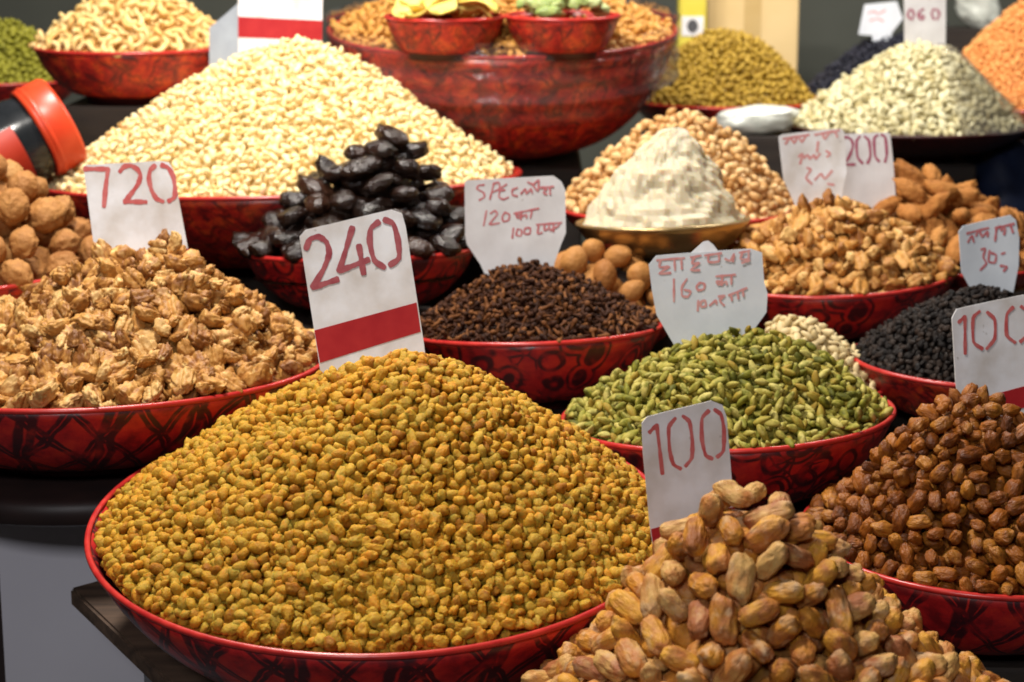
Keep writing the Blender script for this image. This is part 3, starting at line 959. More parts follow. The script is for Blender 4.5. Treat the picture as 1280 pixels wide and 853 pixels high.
# ---------------------------------------------------------------- small food shapes
def ico(sub):
    bm = bmesh.new()
    bmesh.ops.create_icosphere(bm, subdivisions=sub, radius=1.0)
    v = np.array([q.co[:] for q in bm.verts])
    f = np.array([[q.index for q in fc.verts] for fc in bm.faces])
    bm.free()
    return v, f


ICO = {k: ico(k) for k in (1, 2, 3, 4)}


def nz(p, s, seed):
    return noise.noise(Vector((p[0] * s + seed, p[1] * s - seed * 0.7, p[2] * s + seed * 1.3)))


def sh_ellipsoid(sub, dims, amp, fr, seed, taper=0.0, bend=0.0, flat=0.0, sq=1.0, cap=0.0, fold=0.0):
    v, f = ICO[sub]
    v = v.copy()
    out = np.empty_like(v)
    for i, p in enumerate(v):
        k = 1 + amp * nz(p, fr, seed) + amp * 0.5 * nz(p, fr * 2.3, seed + 9)
        if fold:
            k -= fold * max(0.0, 0.30 - abs(nz((p[0] * 0.45, p[1], p[2]), fr * 1.8, seed + 21))) / 0.30
        q = np.sign(p) * np.abs(p) ** sq
        if cap:
            r0 = math.sqrt(max(1e-6, 1 - p[0] ** 2))
            r1 = max(0.0, 1 - abs(p[0]) ** cap) ** 0.5
            q[1] *= r1 / r0
            q[2] *= r1 / r0
        q = q * k
        tp = 1 - taper * abs(p[0]) ** 2 + 0.5 * taper * p[0]
        q = np.array((q[0], q[1] * tp, q[2] * tp))
        q[2] += bend * (q[0] ** 2 - 0.4)
        if flat and q[2] < -flat:
            q[2] = -flat + (q[2] + flat) * 0.2
        out[i] = q
    return out * (np.array(dims) / 2), f


def sh_raisin(sub, s, seed):
    return sh_ellipsoid(sub, (s * 1.06, s * (0.74 + 0.25 * nz((1, 2, 3), 1.37, seed)), s * 0.64), 0.30, 1.4, seed, cap=2.7, fold=0.17)


def sh_walnut(sub, s, seed, thick=0.56):
    """half kernel: two lobes with rounded folds and deep creases, sometimes broken off"""
    v, f = ICO[sub]
    out = np.empty_like(v)
    rs = random.Random(int(seed * 100))
    wid = rs.uniform(0.58, 0.78)
    cut = rs.choice((-2.0, -2.0, -2.0, -0.35, -0.1))
    for i, p in enumerate(v):
        w_ = (p[0] + 0.35 * nz(p, 1.3, seed + 2), p[1] + 0.35 * nz(p, 1.3, seed + 7), p[2])
        bil = min(abs(nz(w_, 2.1, seed + 4)) * 2.2, 1.0) ** 0.6
        bil2 = min(abs(nz(w_, 4.2, seed + 8)) * 2.2, 1.0) ** 0.6
        k = 0.70 + 0.27 * bil + 0.06 * bil2 + 0.14 * nz(p, 1.1, seed)
        k *= 1 - 0.42 * math.exp(-(p[1] / 0.16) ** 2) * (0.55 + 0.45 * p[2])
        q = np.array(p) * k * np.array((1.25, wid * 1.3, thick))
        q[2] += 0.20 * (q[0] ** 2 + q[1] ** 2)
        if q[0] < cut:
            q[0] = cut + (q[0] - cut) * 0.25
        out[i] = q
    return out * s / 2, f


def sh_bent(sub, s, wr, seed, bend=0.35, flat=0.0):
    return sh_ellipsoid(sub, (s, s * wr, s * wr * 0.9), 0.12, 1.6, seed, taper=0.12, bend=bend, flat=flat)


def tube_shape(path, radii, nseg=7):
    """closed tapering tube along a path, triangles"""
    verts, faces = [], []
    n = len(path)
    for i in range(n):
        a = Vector(path[max(0, i - 1)])
        b = Vector(path[min(n - 1, i + 1)])
        t = (b - a).normalized()
        u = t.cross(Vector((0.13, 0.9, 0.4))).normalized()
        v = t.cross(u)
        for k in range(nseg):
            q = 2 * math.pi * k / nseg
            verts.append(tuple(Vector(path[i]) + (u * math.cos(q) + v * math.sin(q)) * radii[i]))
    for i in range(n - 1):
        for k in range(nseg):
            a, b = i * nseg + k, i * nseg + (k + 1) % nseg
            faces += [(a, b, b + nseg), (a, b + nseg, a + nseg)]
    for k in range(1, nseg - 1):
        faces.append((0, k + 1, k))
        o = (n - 1) * nseg
        faces.append((o, o + k, o + k + 1))
    return np.array(verts), np.array(faces)


def sh_cashew(s, seed):
    pts, rad = [], []
    for i in range(8):
        t = i / 7
        a = R_(-95 + 190 * t)
        pts.append((0.42 * s * math.sin(a), 0.36 * s * math.cos(a) - 0.16 * s, 0.02 * s * math.sin(seed + 3 * t)))
        rad.append(s * (0.07 + 0.12 * math.sin(math.pi * (0.12 + 0.76 * t)) ** 0.8) * (1.08 - 0.2 * t))
    return tube_shape(pts, rad, 7)


def sh_cardamom(s, seed):
    rs = random.Random(int(seed * 77))
    n, seg = 8, 9
    verts, faces = [], []
    for i in range(n):
        t = i / (n - 1)
        x = (t - 0.5) * s
        r = s * 0.25 * (math.sin(math.pi * (0.06 + 0.86 * t)) ** 0.75) * (1.12 - 0.35 * t)
        for k in range(seg):
            q = 2 * math.pi * k / seg
            rr = r * (1 + 0.16 * math.cos(3 * q + seed) + rs.uniform(-0.06, 0.06))
            verts.append((x, rr * math.cos(q) + 0.03 * s * math.sin(3 * t + seed), rr * math.sin(q) * 0.9))
    for i in range(n - 1):
        for k in range(seg):
            a, b = i * seg + k, i * seg + (k + 1) % seg
            faces += [(a, b, b + seg), (a, b + seg, a + seg)]
    for k in range(1, seg - 1):
        faces.append((0, k + 1, k))
        o = (n - 1) * seg
        faces.append((o, o + k, o + k + 1))
    return np.array(verts), np.array(faces)


def sh_clove(s, seed):
    v1, f1 = tube_shape([(-0.36 * s, 0, 0), (-0.05 * s, 0.01 * s, 0), (0.22 * s, 0, 0.01 * s), (0.30 * s, 0, 0)], [0.07 * s, 0.11 * s, 0.14 * s, 0.24 * s], 5)
    v2, f2 = ICO[1]
    v2 = v2 * 0.19 * s + np.array((0.38 * s, 0, 0))
    return np.vstack([v1, v2]), np.vstack([f1, f2 + len(v1)])


def sh_pistachio(s, seed):
    v, f = sh_ellipsoid(2, (s, s * 0.62, s * 0.58), 0.06, 1.5, seed, taper=0.25)
    return v, f


def sh_wwalnut(sub, s, seed):
    v, f = ICO[sub]
    out = np.empty_like(v)
    for i, p in enumerate(v):
        k = 1 + 0.10 * nz(p, 2.4, seed) + 0.08 * nz(p, 5, seed + 3)
        k += 0.13 * math.exp(-(p[1] / 0.13) ** 2)
        k -= 0.07 * max(0.0, 1 - abs(nz(p, 3.2, seed + 11)) * 7)
        q = p * k * np.array((1.06, 0.95, 0.95))
        q[0] += 0.10 * max(0, p[0]) ** 4
        out[i] = q
    return out * s / 2, f


VARS = {
    'raisin': dict(hi=[sh_raisin(3, 0.0128 * (0.78 + 0.09 * k), 3.1 * k + 1) for k in range(6)], lo=[sh_raisin(2, 0.0128 * (0.78 + 0.09 * k), 3.1 * k + 1) for k in range(6)]),
    'walnut': dict(hi=[sh_walnut(4, 0.0255 + 0.0025 * (k % 5), 2.7 * k + 3) for k in range(10)], lo=[sh_walnut(3, 0.0255 + 0.0025 * (k % 5), 2.7 * k + 3) for k in range(10)]),
    'nutbits': dict(hi=[sh_walnut(3, 0.024 + 0.002 * (k % 4), 2.1 * k + 5, thick=0.55) for k in range(8)]),
    'blanched': dict(hi=[sh_bent(2, 0.0140 + 0.001 * k, 0.60, 1.7 * k + 2, 0.25, flat=0.45 if k % 2 else 0) for k in range(6)]),
    'cashew': dict(hi=[sh_cashew(0.025 + 0.0018 * k, k * 1.3) for k in range(4)]),
    'roasted': dict(hi=[sh_bent(2, 0.020 + 0.001 * k, 0.55, 1.9 * k + 2, 0.2) for k in range(5)]),
    'cardamom': dict(hi=[sh_cardamom(0.0160 + 0.001 * k, k * 1.9 + 0.3) for k in range(6)]),
    'clove': dict(hi=[sh_clove(0.0165 + 0.001 * k, k) for k in range(4)]),
    'munakka': dict(hi=[sh_ellipsoid(3, (0.0215 + 0.0013 * k, 0.0168, 0.0155), 0.23, 1.4, 4.3 * k + 1, cap=2.6, fold=0.12) for k in range(7)],
                    lo=[sh_ellipsoid(2, (0.0215 + 0.0013 * k, 0.0168, 0.0155), 0.23, 1.4, 4.3 * k + 1, cap=2.6, fold=0.12) for k in range(7)]),
    'date': dict(hi=[sh_ellipsoid(4, (0.041 + 0.0030 * (k % 5), 0.0240 + 0.0015 * (k % 3), 0.0230), 0.16, 1.2, 5.1 * k + 2, bend=0.07 * (k % 3), cap=3.0, fold=0.08) for k in range(10)],
                 lo=[sh_ellipsoid(2, (0.040 + 0.003 * (k % 5), 0.024, 0.0225), 0.15, 1.25, 5.1 * k + 2, cap=2.9) for k in range(6)]),
    'blackdate': dict(hi=[sh_ellipsoid(3, (0.046 + 0.002 * k, 0.041, 0.026), 0.20, 1.4, 3.3 * k + 2, bend=0.10, cap=2.6, fold=0.10) for k in range(7)]),
    'wholewalnut': dict(hi=[sh_wwalnut(4, 0.041 + 0.002 * k, 6.1 * k) for k in range(5)], lo=[sh_wwalnut(2, 0.043, 6.1 * k) for k in range(3)]),
    'nutmeg': dict(hi=[sh_ellipsoid(3, (0.044 + 0.002 * k, 0.036, 0.035), 0.08, 1.6, 3.3 * k, taper=0.15) for k in range(4)]),
    'almond': dict(hi=[sh_ellipsoid(3, (0.056 + 0.004 * k, 0.032, 0.026), 0.24, 2.0, 3.7 * k, taper=0.2, fold=0.16) for k in range(5)]),
    'pistachio': dict(hi=[sh_pistachio(0.0185 + 0.001 * k, 2.2 * k) for k in range(4)]),
    'pepper': dict(hi=[sh_ellipsoid(2, (0.012 + 0.0015 * k, 0.009, 0.007), 0.35, 2, 2.2 * k, fold=0.2) for k in range(4)]),
    'blue': dict(hi=[sh_ellipsoid(1, (0.016 + 0.001 * k, 0.011, 0.009), 0.25, 2, 2.2 * k) for k in range(4)]),
    'paleseed': dict(hi=[sh_ellipsoid(2, (0.021 + 0.001 * k, 0.0135, 0.009), 0.18, 2, 2.2 * k, taper=0.15) for k in range(5)]),
    'creamseed': dict(hi=[sh_ellipsoid(2, (0.018 + 0.001 * k, 0.011, 0.007), 0.18, 2, 2.2 * k, taper=0.15) for k in range(4)]),
    'greenraisin': dict(hi=[sh_ellipsoid(1, (0.016 + 0.001 * k, 0.011, 0.009), 0.25, 2, 2.2 * k) for k in range(4)]),
    'lime': dict(hi=[sh_ellipsoid(1, (0.016 + 0.001 * k, 0.011, 0.009), 0.25, 2, 2.2 * k) for k in range(4)]),
    'orange': dict(hi=[sh_ellipsoid(1, (0.012 + 0.001 * k, 0.010, 0.006), 0.2, 2, 2.2 * k) for k in range(4)]),
}


# ---------------------------------------------------------------- heaps
class Heap:
    def __init__(s, key, peak, k=0.25, mix=0.15, lump=0.006, fill=0.955, z0=0.002, oy=0.0, H=None, lf=9.0, thick=0.0, pw=1.0):
        b = BOWLS[key]
        s.b, s.key = b, key
        s.M = np.array(b['M'])
        s.Rf = b['R'] * fill
        s.k, s.mix, s.lump, s.z0, s.lf, s.pw = k, mix, lump, z0, lf, pw
        e = elev(b['cy'])
        s.H = H if H else (b['cy'] - peak[1]) * b['d'] / F / math.cos(e) - 0.5 * thick
        s.ox = (peak[0] - b['cx']) * b['d'] / F
        s.oy = oy
        s.ph = rng.uniform(0, 6.28, 8)

    def local(s, rho, th, off=0.0):
        k, m = s.k, s.mix
        g1 = (math.sqrt(1 + k * k) - np.sqrt(rho ** 2 + k * k)) / (math.sqrt(1 + k * k) - k)
        g = (1 - m) * np.maximum(g1, 0.0) ** s.pw + m * (1 - rho ** 2)
        x = rho * s.Rf * np.cos(th) + s.ox * (1 - rho)
        y = rho * s.Rf * np.sin(th) + s.oy * (1 - rho)
        p = s.ph
        f = s.lf / s.Rf
        n = (np.sin(f * .55 * x + p[0]) * np.sin(f * .5 * y + p[1]) + 0.6 * np.sin(f * x + p[2] + 1.3 * np.sin(f * .7 * y + p[4])) * np.sin(f * 1.1 * y + p[3])) * s.lump
        z = s.z0 + s.H * g + n * np.clip((1.05 - rho) * 3, 0, 1)
        return np.stack([x, y, z], -1)

    def point(s, rho, th):
        e = 1e-3
        p = s.local(rho, th)
        a = s.local(np.clip(rho + e, 0, 2), th) - p
        bq = s.local(rho, th + e) - p
        n = np.cross(a, bq)
        n /= np.linalg.norm(n, axis=-1, keepdims=True) + 1e-12
        n[n[:, 2] < 0] *= -1
        return p, n

    def world(s, p):
        return p @ s.M[:3, :3].T + s.M[:3, 3]

    def core(s, off, nr=26, na=72):
        rho = np.linspace(0.0, 1.0, nr)
        th = np.linspace(0, 2 * np.pi, na, endpoint=False)
        rr, tt = np.meshgrid(rho, th, indexing='ij')
        p, n = s.point(np.maximum(rr.ravel(), 1e-4), tt.ravel())
        p = p - n * off
        v = s.world(p)
        idx = np.arange(nr * na).reshape(nr, na)
        a = idx[:-1]
        b = np.roll(a, -1, 1)
        c = idx[1:]
        d = np.roll(c, -1, 1)
        t = np.concatenate([np.stack([a, c, d], -1).reshape(-1, 3), np.stack([a, d, b], -1).reshape(-1, 3)])
        return v, t

    def scatter(s, spacing, tries=14, back=-0.30):
        area = math.pi * s.Rf * math.hypot(s.Rf, s.H)
        n = int(tries * area / spacing ** 2)
        rho = np.sqrt(rng.uniform(0, 1, n))
        th = rng.uniform(0, 2 * np.pi, n)
        p, nn = s.point(np.maximum(rho, 1e-3), th)
        wp = s.world(p)
        wn = nn @ s.M[:3, :3].T
        to = np.array(CAM) - wp
        to /= np.linalg.norm(to, axis=1, keepdims=True)
        px, py, d = project(wp)
        keep = ((wn * to).sum(1) > back) & (px > -170) & (px < 1450) & (py > -140) & (py < 1010)
        wp, wn = wp[keep], wn[keep]
        grid, out = {}, []
        inv, s2 = 1.0 / spacing, spacing * spacing
        cells = np.floor(wp * inv).astype(int).tolist()
        pl = wp.tolist()
        for i, (q, c) in enumerate(zip(pl, cells)):
            ok = True
            for dx in (-1, 0, 1):
                for dy in (-1, 0, 1):
                    for dz in (-1, 0, 1):
                        for j in grid.get((c[0] + dx, c[1] + dy, c[2] + dz), ()):
                            r = pl[j]
                            if (q[0] - r[0]) ** 2 + (q[1] - r[1]) ** 2 + (q[2] - r[2]) ** 2 < s2:
                                ok = False
                                break
                        if not ok:
                            break
                    if not ok:
                        break
                if not ok:
                    break
            if ok:
                grid.setdefault(tuple(c), []).append(i)
                out.append(i)
        return wp[out], wn[out]


def orient(nrm, tilt):
    """rotation matrices: local z near the surface normal, free spin, random tilt"""
    n = len(nrm)
    z = nrm + rng.normal(0, tilt, (n, 3))
    z /= np.linalg.norm(z, axis=1, keepdims=True)
    a = rng.normal(0, 1, (n, 3))
    x = a - (a * z).sum(1, keepdims=True) * z
    x /= np.linalg.norm(x, axis=1, keepdims=True)
    y = np.cross(z, x)
    return np.stack([x, y, z], -1)


def settle(pos, nrm, rot, L, W, it=70):
    """push big pieces apart until they only just touch, keeping them on the heap"""
    pos = pos.copy()
    home = pos.copy()
    n = len(pos)
    h = max(0.0, L / 2 - W / 2)
    ks = np.array([-1.0, 0.0, 1.0]) * h
    rad = W / 2 * 1.04
    own = np.repeat(np.arange(n), 3)
    for t in range(it):
        ax = rot[:, :, 0]
        sp = (pos[:, None, :] + ks[None, :, None] * ax[:, None, :]).reshape(-1, 3)
        d2 = ((sp[:, None, :] - sp[None, :, :]) ** 2).sum(-1)
        hit = (d2 < (2 * rad) ** 2) & (own[:, None] != own[None, :])
        i, j = np.nonzero(hit)
        if len(i) == 0:
            break
        dv = sp[i] - sp[j]
        dl = np.linalg.norm(dv, axis=1, keepdims=True) + 1e-9
        push = dv / dl * (2 * rad - dl) * 0.5
        mv = np.zeros_like(pos)
        cnt = np.zeros((n, 1))
        np.add.at(mv, own[i], push)
        np.add.at(cnt, own[i], 1)
        mv /= np.maximum(cnt, 1)
        tq = np.zeros_like(pos)
        arm = (ks[i % 3][:, None]) * ax[own[i]]
        np.add.at(tq, own[i], np.cross(arm, push) / (h * h + 1e-6))
        tq /= np.maximum(cnt, 1)
        pos += mv * 0.9
        dn = ((pos - home) * nrm).sum(1, keepdims=True)
        pos -= nrm * np.where(dn > W * 0.7, dn - W * 0.7, np.where(dn < -W * 0.25, dn + W * 0.25, 0)) * 0.8
        w_ = tq * 0.5
        for q in range(n):
            a = np.linalg.norm(w_[q])
            if a > 1e-5:
                rot[q] = np.array(Matrix.Rotation(min(a, 0.3), 3, Vector(w_[q] / a))) @ rot[q]
    return pos, rot


QUEUE = []


def heap(key, vkey, mat, piece, piece_label, piece_cat, heap_label, peak, spacing, thick, limit=300, tilt=0.45, big=None,
         layers=2, jit=0.25, scl=(0.9, 1.12), heapname=None, seed=0, lie=0.0, flat=False, **kw):
    h = Heap(key, peak, thick=thick, **kw)
    QUEUE.append(dict(h=h, vkey=vkey, mat=MAT[mat], piece=piece, plabel=piece_label, pcat=piece_cat, hlabel=heap_label, spacing=spacing,
                      thick=thick, limit=limit, tilt=tilt, big=big, layers=layers, jit=jit, scl=scl, lie=lie, flat=flat, hname=heapname or piece + '_heap'))
    return h


heap('raisin', 'raisin', 'raisin', 'golden_raisin', 'golden raisin in the heap under the 240 card', 'raisin', 'heap of small golden raisins in the wide red bowl', (516, 446), 0.0080, 0.0070,
     k=0.18, mix=0.08, lump=0.004, tilt=1.1, layers=2, jit=0.34, scl=(0.90, 1.36))
heap('walnut', 'walnut', 'walnut', 'walnut_kernel', 'lobed tan walnut kernel in the heap under the 720 card', 'walnut kernel', 'heap of broken walnut kernels in the red latticed bowl', (222, 304), 0.0172, 0.014,
     k=0.16, mix=0.0, lump=0.006, tilt=0.9, jit=0.55, pw=1.42, scl=(0.75, 1.25))
heap('clove', 'clove', 'clove', 'clove', '', 'clove', 'heap of dark brown cloves in the red ringed bowl', (655, 334), 0.0072, 0.006, limit=0, k=0.3, mix=0.25, lump=0.003, tilt=1.2, layers=2, jit=0.5)
heap('cardamom', 'cardamom', 'cardamom', 'cardamom_pod', 'ribbed green cardamom pod in the heap under the 160 card', 'cardamom', 'heap of green cardamom pods in the red bowl', (930, 418), 0.0103, 0.009,
     k=0.32, mix=0.35, lump=0.004, tilt=0.8, jit=0.4)
heap('nutbits', 'nutbits', 'nutbits', 'nut_piece', 'small broken golden nut piece under the faded pink card', 'nut', 'heap of small golden nut pieces in the red ringed bowl', (1040, 252), 0.0165, 0.013,
     k=0.30, mix=0.25, lump=0.005, tilt=0.9, jit=0.6, scl=(0.75, 1.2))
heap('pepper', 'pepper', 'pepper', 'peppercorn', '', 'pepper', 'heap of black peppercorns in the small red bowl', (1215, 362), 0.0075, 0.007, limit=0, k=0.35, mix=0.3, lump=0.004, tilt=0.8)
heap('munakka', 'munakka', 'munakka', 'brown_raisin', 'large wrinkled brown raisin in the heap under the creased card', 'raisin', 'heap of large wrinkled brown raisins in the red bowl', (1192, 488), 0.0172, 0.016,
     k=0.18, mix=0.10, pw=1.15, lump=0.010, tilt=0.7, big=(0.0240, 0.0158), jit=0.3, scl=(0.72, 1.12))
heap('date', 'date', 'date', 'dry_date', 'tan wrinkled dry date in the heap around the 100 card', 'date', 'lower layer of tan dry dates filling the wide bowl', (902, 622), 0.0218, 0.019,
     k=0.14, mix=0.04, pw=1.10, lump=0.008, tilt=0.5, lie=0.2, big=(0.039, 0.0205), jit=0.3, scl=(0.72, 0.96))
heap('blackdate', 'blackdate', 'blackdate', 'black_date', 'glossy black wrinkled date in the heap behind the 240 card', 'date', 'lower layer of glossy black dates filling the bowl', (487, 164), 0.0335, 0.026,
     k=0.16, mix=0.10, lump=0.006, tilt=0.2, lie=0.9, big=(0.048, 0.034), jit=0.3)
heap('blanched', 'blanched', 'blanched', 'blanched_nut', 'small cream blanched nut in the very wide heap', 'nut', 'very wide heap of cream blanched nuts', (372, 54), 0.0110, 0.009,
     k=0.20, mix=0.10, lump=0.007, tilt=0.9, jit=0.55)
heap('wholewalnut', 'wholewalnut', 'wholewalnut', 'whole_walnut', 'round whole walnut in the shell beside the 720 card', 'walnut', 'lower layer of whole walnuts filling the bowl', (5, 200), 0.042, 0.038,
     k=0.5, mix=0.55, lump=0.006, tilt=0.6, big=(0.045, 0.043), jit=0.25)
heap('cashew', 'cashew', 'cashew', 'cashew', 'curved tan cashew in the heap behind the black jar', 'cashew', 'heap of curved tan cashews in the red bowl', (172, -18), 0.0165, 0.011,
     k=0.35, mix=0.4, lump=0.005, tilt=0.8, jit=0.4)
heap('big', 'roasted', 'roasted', 'roasted_nut', 'brown roasted nut in the big film wrapped bowl', 'nut', 'heap of brown roasted nuts in the big film wrapped bowl', (628, -22), 0.0150, 0.011,
     k=0.6, mix=0.6, lump=0.005, tilt=0.8, jit=0.4, fill=0.965)
heap('pistachio', 'pistachio', 'pistachio', 'pistachio', 'tan pistachio in the shell behind the white sugar block', 'pistachio', 'heap of tan pistachios in the shell', (856, 140), 0.0142, 0.011,
     k=0.30, mix=0.30, lump=0.005, tilt=0.8, jit=0.4)
heap('almond', 'almond', 'almond', 'almond_in_shell', 'long brown almond in the shell below the 200 card', 'almond', 'lower layer of long brown almonds in the shell', (1140, 214), 0.0335, 0.026,
     k=0.35, mix=0.4, lump=0.006, tilt=0.4, big=(0.056, 0.028), jit=0.3)
heap('nutmeg', 'nutmeg', 'nutmeg', 'nutmeg', 'round tan nutmeg beside the clove heap', 'nutmeg', 'lower layer of round tan nutmegs', (738, 300), 0.036, 0.033,
     k=0.5, mix=0.5, lump=0.004, tilt=0.5, big=(0.043, 0.035), jit=0.2)
heap('creamseed', 'creamseed', 'creamseed', 'cream_seed', '', 'seed', 'heap of flat cream seeds behind the cardamom', (975, 396), 0.0105, 0.008, limit=0, k=0.4, mix=0.4, lump=0.003, tilt=0.7)
heap('greenraisin', 'greenraisin', 'greenraisin', 'olive_raisin', '', 'raisin', 'heap of olive raisins before the tan carton', (905, 38), 0.0105, 0.009, limit=0, k=0.45, mix=0.5, lump=0.004, tilt=0.8)
heap('paleseed', 'paleseed', 'paleseed', 'pale_seed', '', 'seed', 'heap of pale greenish seeds below the 060 card', (1152, 58), 0.0120, 0.009, limit=0, k=0.35, mix=0.35, lump=0.004, tilt=0.8)
heap('orange', 'orange', 'orange', 'orange_lentil', '', 'lentils', 'heap of orange lentils at the back of the stall', (1300, -4), 0.0088, 0.007, limit=0, k=0.3, mix=0.2, lump=0.004, tilt=0.8)
heap('blue', 'blue', 'blue', 'black_raisin', '', 'raisin', 'heap of blue black raisins against the dark wall', (1118, 42), 0.0105, 0.009, limit=0, k=0.4, mix=0.3, lump=0.004, tilt=0.8)
heap('lime', 'lime', 'limeraisin', 'lime_raisin', '', 'raisin', 'heap of lime green raisins beyond the black jar', (10, 28), 0.0105, 0.009, limit=0, k=0.5, mix=0.5, lump=0.004, tilt=0.8)


# ---------------------------------------------------------------- other things
# waxy block of sugar crystal on the brass dish: hard facets, jagged outline
def crystal_block():
    h = Heap('crystal', (846, 160), k=0.42, mix=0.0, lump=0.003, fill=0.95, z0=-0.006, lf=5.0, pw=0.95)
    nr, na = 26, 84
    v, t = h.core(0.0, nr=nr, na=na)
    c = np.array(BOWLS['crystal']['M'])[:3, 3]
    rs = random.Random(8)
    out = v - c
    for i in range(nr * na):
        ring = i // na
        r = Vector((out[i][0], out[i][1], 0))
        r = r.normalized() if r.length > 1e-4 else Vector((0, 0, 0))
        amp = 0.0105 if 0 < ring < nr - 1 else 0.0
        st = noise.noise(Vector((out[i][0] * 26, out[i][1] * 26, out[i][2] * 34))) * 0.75 + 0.45 * noise.noise(Vector((out[i][0] * 70, out[i][1] * 70, out[i][2] * 80 + 5))) + rs.uniform(-0.16, 0.16)
        out[i] = (out[i][0] + r.x * st * amp, out[i][1] + r.y * st * amp, out[i][2] + st * amp * 0.55)
    vv = out[t].reshape(-1, 3)
    me = mesh_np(vv, np.arange(len(vv)).reshape(-1, 3))
    o = link('sugar_block', me, MAT['crystal'])
    o.location = c
    tag(o, 'jagged waxy cream white sugar block on the brass dish', 'sugar')


crystal_block()


def blob(name, label, cat, px, py, d, dims, mat, seed, amp=0.18, fr=1.6, rot=(0, 0, 0), sq=1.0, sub=4):
    v, f = sh_ellipsoid(sub, dims, amp, fr, seed, sq=sq)
    o = link(name, mesh_np(v, f), MAT[mat])
    o.matrix_world = Matrix.Translation(P(px, py, d)) @ Matrix.Rotation(R_(rot[2]), 4, 'Z') @ Matrix.Rotation(R_(rot[1]), 4, 'Y') @ Matrix.Rotation(R_(rot[0]), 4, 'X')
    tag(o, label, cat)
    return o


def support(label, x0, x1, y0, y1, z1):
    b = link('display_block', box_mesh(-(x1 - x0) / 2, (x1 - x0) / 2, -(y1 - y0) / 2, (y1 - y0) / 2, 0, z1, 0.004), MAT['darkwood'])
    b.location = ((x0 + x1) / 2, (y0 + y1) / 2, 0)
    tag(b, label, 'block', 'dark blocks under the bowls')
    return b


pk = blob('plastic_packet', 'shiny white plastic packet lying beside the pale seeds', 'packet', 945, 150, 3.62, (0.155, 0.10, 0.052), 'whitepack', 2.3, amp=0.14, sq=0.8, rot=(0, -4, 8))
c = pk.location
support('dark wooden block under the white packet', c.x - 0.10, c.x + 0.09, c.y - 0.07, c.y + 0.07, c.z - 0.0265)
bs = blob('sack', 'dark blue sack in the shadow behind the almonds', 'sack', 1262, 262, 3.75, (0.22, 0.2, 0.26), 'bluesack', 5.3, amp=0.25)
c = bs.location
support('dark wooden block under the blue sack', c.x - 0.10, c.x + 0.14, c.y - 0.12, c.y + 0.12, c.z - 0.118)
pb = blob('paper_bag', 'crumpled white paper bag above the orange lentils', 'bag', 1222, 6, 4.6, (0.09, 0.06, 0.15), 'whitepack', 7.3, amp=0.3, rot=(0, -40, 0))
c = pb.location
support('dark wooden block under the paper bag', c.x - 0.10, c.x + 0.10, c.y - 0.08, c.y + 0.08, c.z - 0.055)

# tan carton and yellow pack at the back
q0, q1 = P(881, 130, 4.45), P(995, -60, 4.45)
cb = thing('carton', 'plain tan cardboard carton behind the olive raisins', 'carton', Matrix.Translation(((q0.x + q1.x) / 2, q0.y, 0)))
hw = (q1.x - q0.x) / 2
cz0 = q0.z - 0.05
link('carton_body', box_mesh(-hw, hw, 0, 0.25, cz0, q1.z, 0.004), MAT['carton'], cb)
link('closing_tape', box_mesh(-0.02, 0.02, -0.0012, -0.0002, cz0 + 0.006, q1.z - 0.01), plain_mat('brown_tape', (0.52, 0.36, 0.15), (0.56, 0.40, 0.18), rough=0.3, bump=0), cb)
q2 = P(864, 65, 4.35)
yp = thing('yellow_pack', 'narrow yellow pack with a dark round print beside the carton', 'pack', Matrix.Translation((q2.x, q2.y, 0)))
yh = 17 * 4.35 / F
zt = P(864, -40, 4.35).z
link('pack_body', box_mesh(-yh, yh, -0.02, 0.05, cz0, zt, 0.005), MAT['yellowpack'], yp)
zc = P(864, 32, 4.35).z
ell = lambda rx, rz, y: mesh_from([(rx * math.cos(a), y, rz * math.sin(a)) for a in np.linspace(0, 2 * math.pi, 33)[:-1]], [tuple(range(32))], smooth=False)
link('white_panel', box_mesh(-yh * 0.8, yh * 0.8, -0.0218, -0.0206, zc - 0.022, zc + 0.022), MAT['card'], yp)
link('round_print', ell(0.0125, 0.015, -0.0226), MAT['darkink'], yp, Matrix.Translation((0, 0, zc)))
support('long dark block under the carton and the yellow pack', q2.x - 0.08, q1.x + 0.02, q2.y - 0.04, q2.y + 0.36, cz0 - 0.0005)

# black jar with a red lid, lying tilted
ax = (RIGHT * 0.80 + UP * 0.50 + FWD * 0.30).normalized()
jc = P(50, 165, 3.02)
zq = ax
xq = zq.cross(Vector((0, 1, 0.2))).normalized()
yq = zq.cross(xq)
JM = Matrix.Translation(jc) @ Matrix(((xq.x, yq.x, zq.x, 0), (xq.y, yq.y, zq.y, 0), (xq.z, yq.z, zq.z, 0), (0, 0, 0, 1)))
jar = thing('plastic_jar', 'black plastic jar with a red screw lid lying tilted', 'jar', JM)
link('jar_body', lathe([(0.001, -0.24), (0.062, -0.24), (0.069, -0.232), (0.070, -0.03), (0.066, -0.012), (0.066, 0.0), (0.001, 0.0)], 56), MAT['jarblack'], jar)
lid = link('lid', lathe([(0.067, -0.010), (0.0735, -0.010), (0.0745, -0.004), (0.0745, 0.036), (0.071, 0.042), (0.001, 0.042)], 72), MAT['jarred'], jar)
link('lid_ridge', lathe([(0.0748, -0.002), (0.0762, 0.0), (0.0762, 0.004), (0.0748, 0.006)], 72), MAT['jarred'], lid)
pts, fcs = [], []
for i in range(15):
    a = R_(20 + 140 * i / 14)
    dv = (math.cos(a), math.sin(a))
    for zz in (-0.20, -0.045):
        pts.append((0.0706 * dv[0], 0.0706 * dv[1], zz))
for i in range(14):
    fcs.append((2 * i, 2 * i + 2, 2 * i + 3, 2 * i + 1))
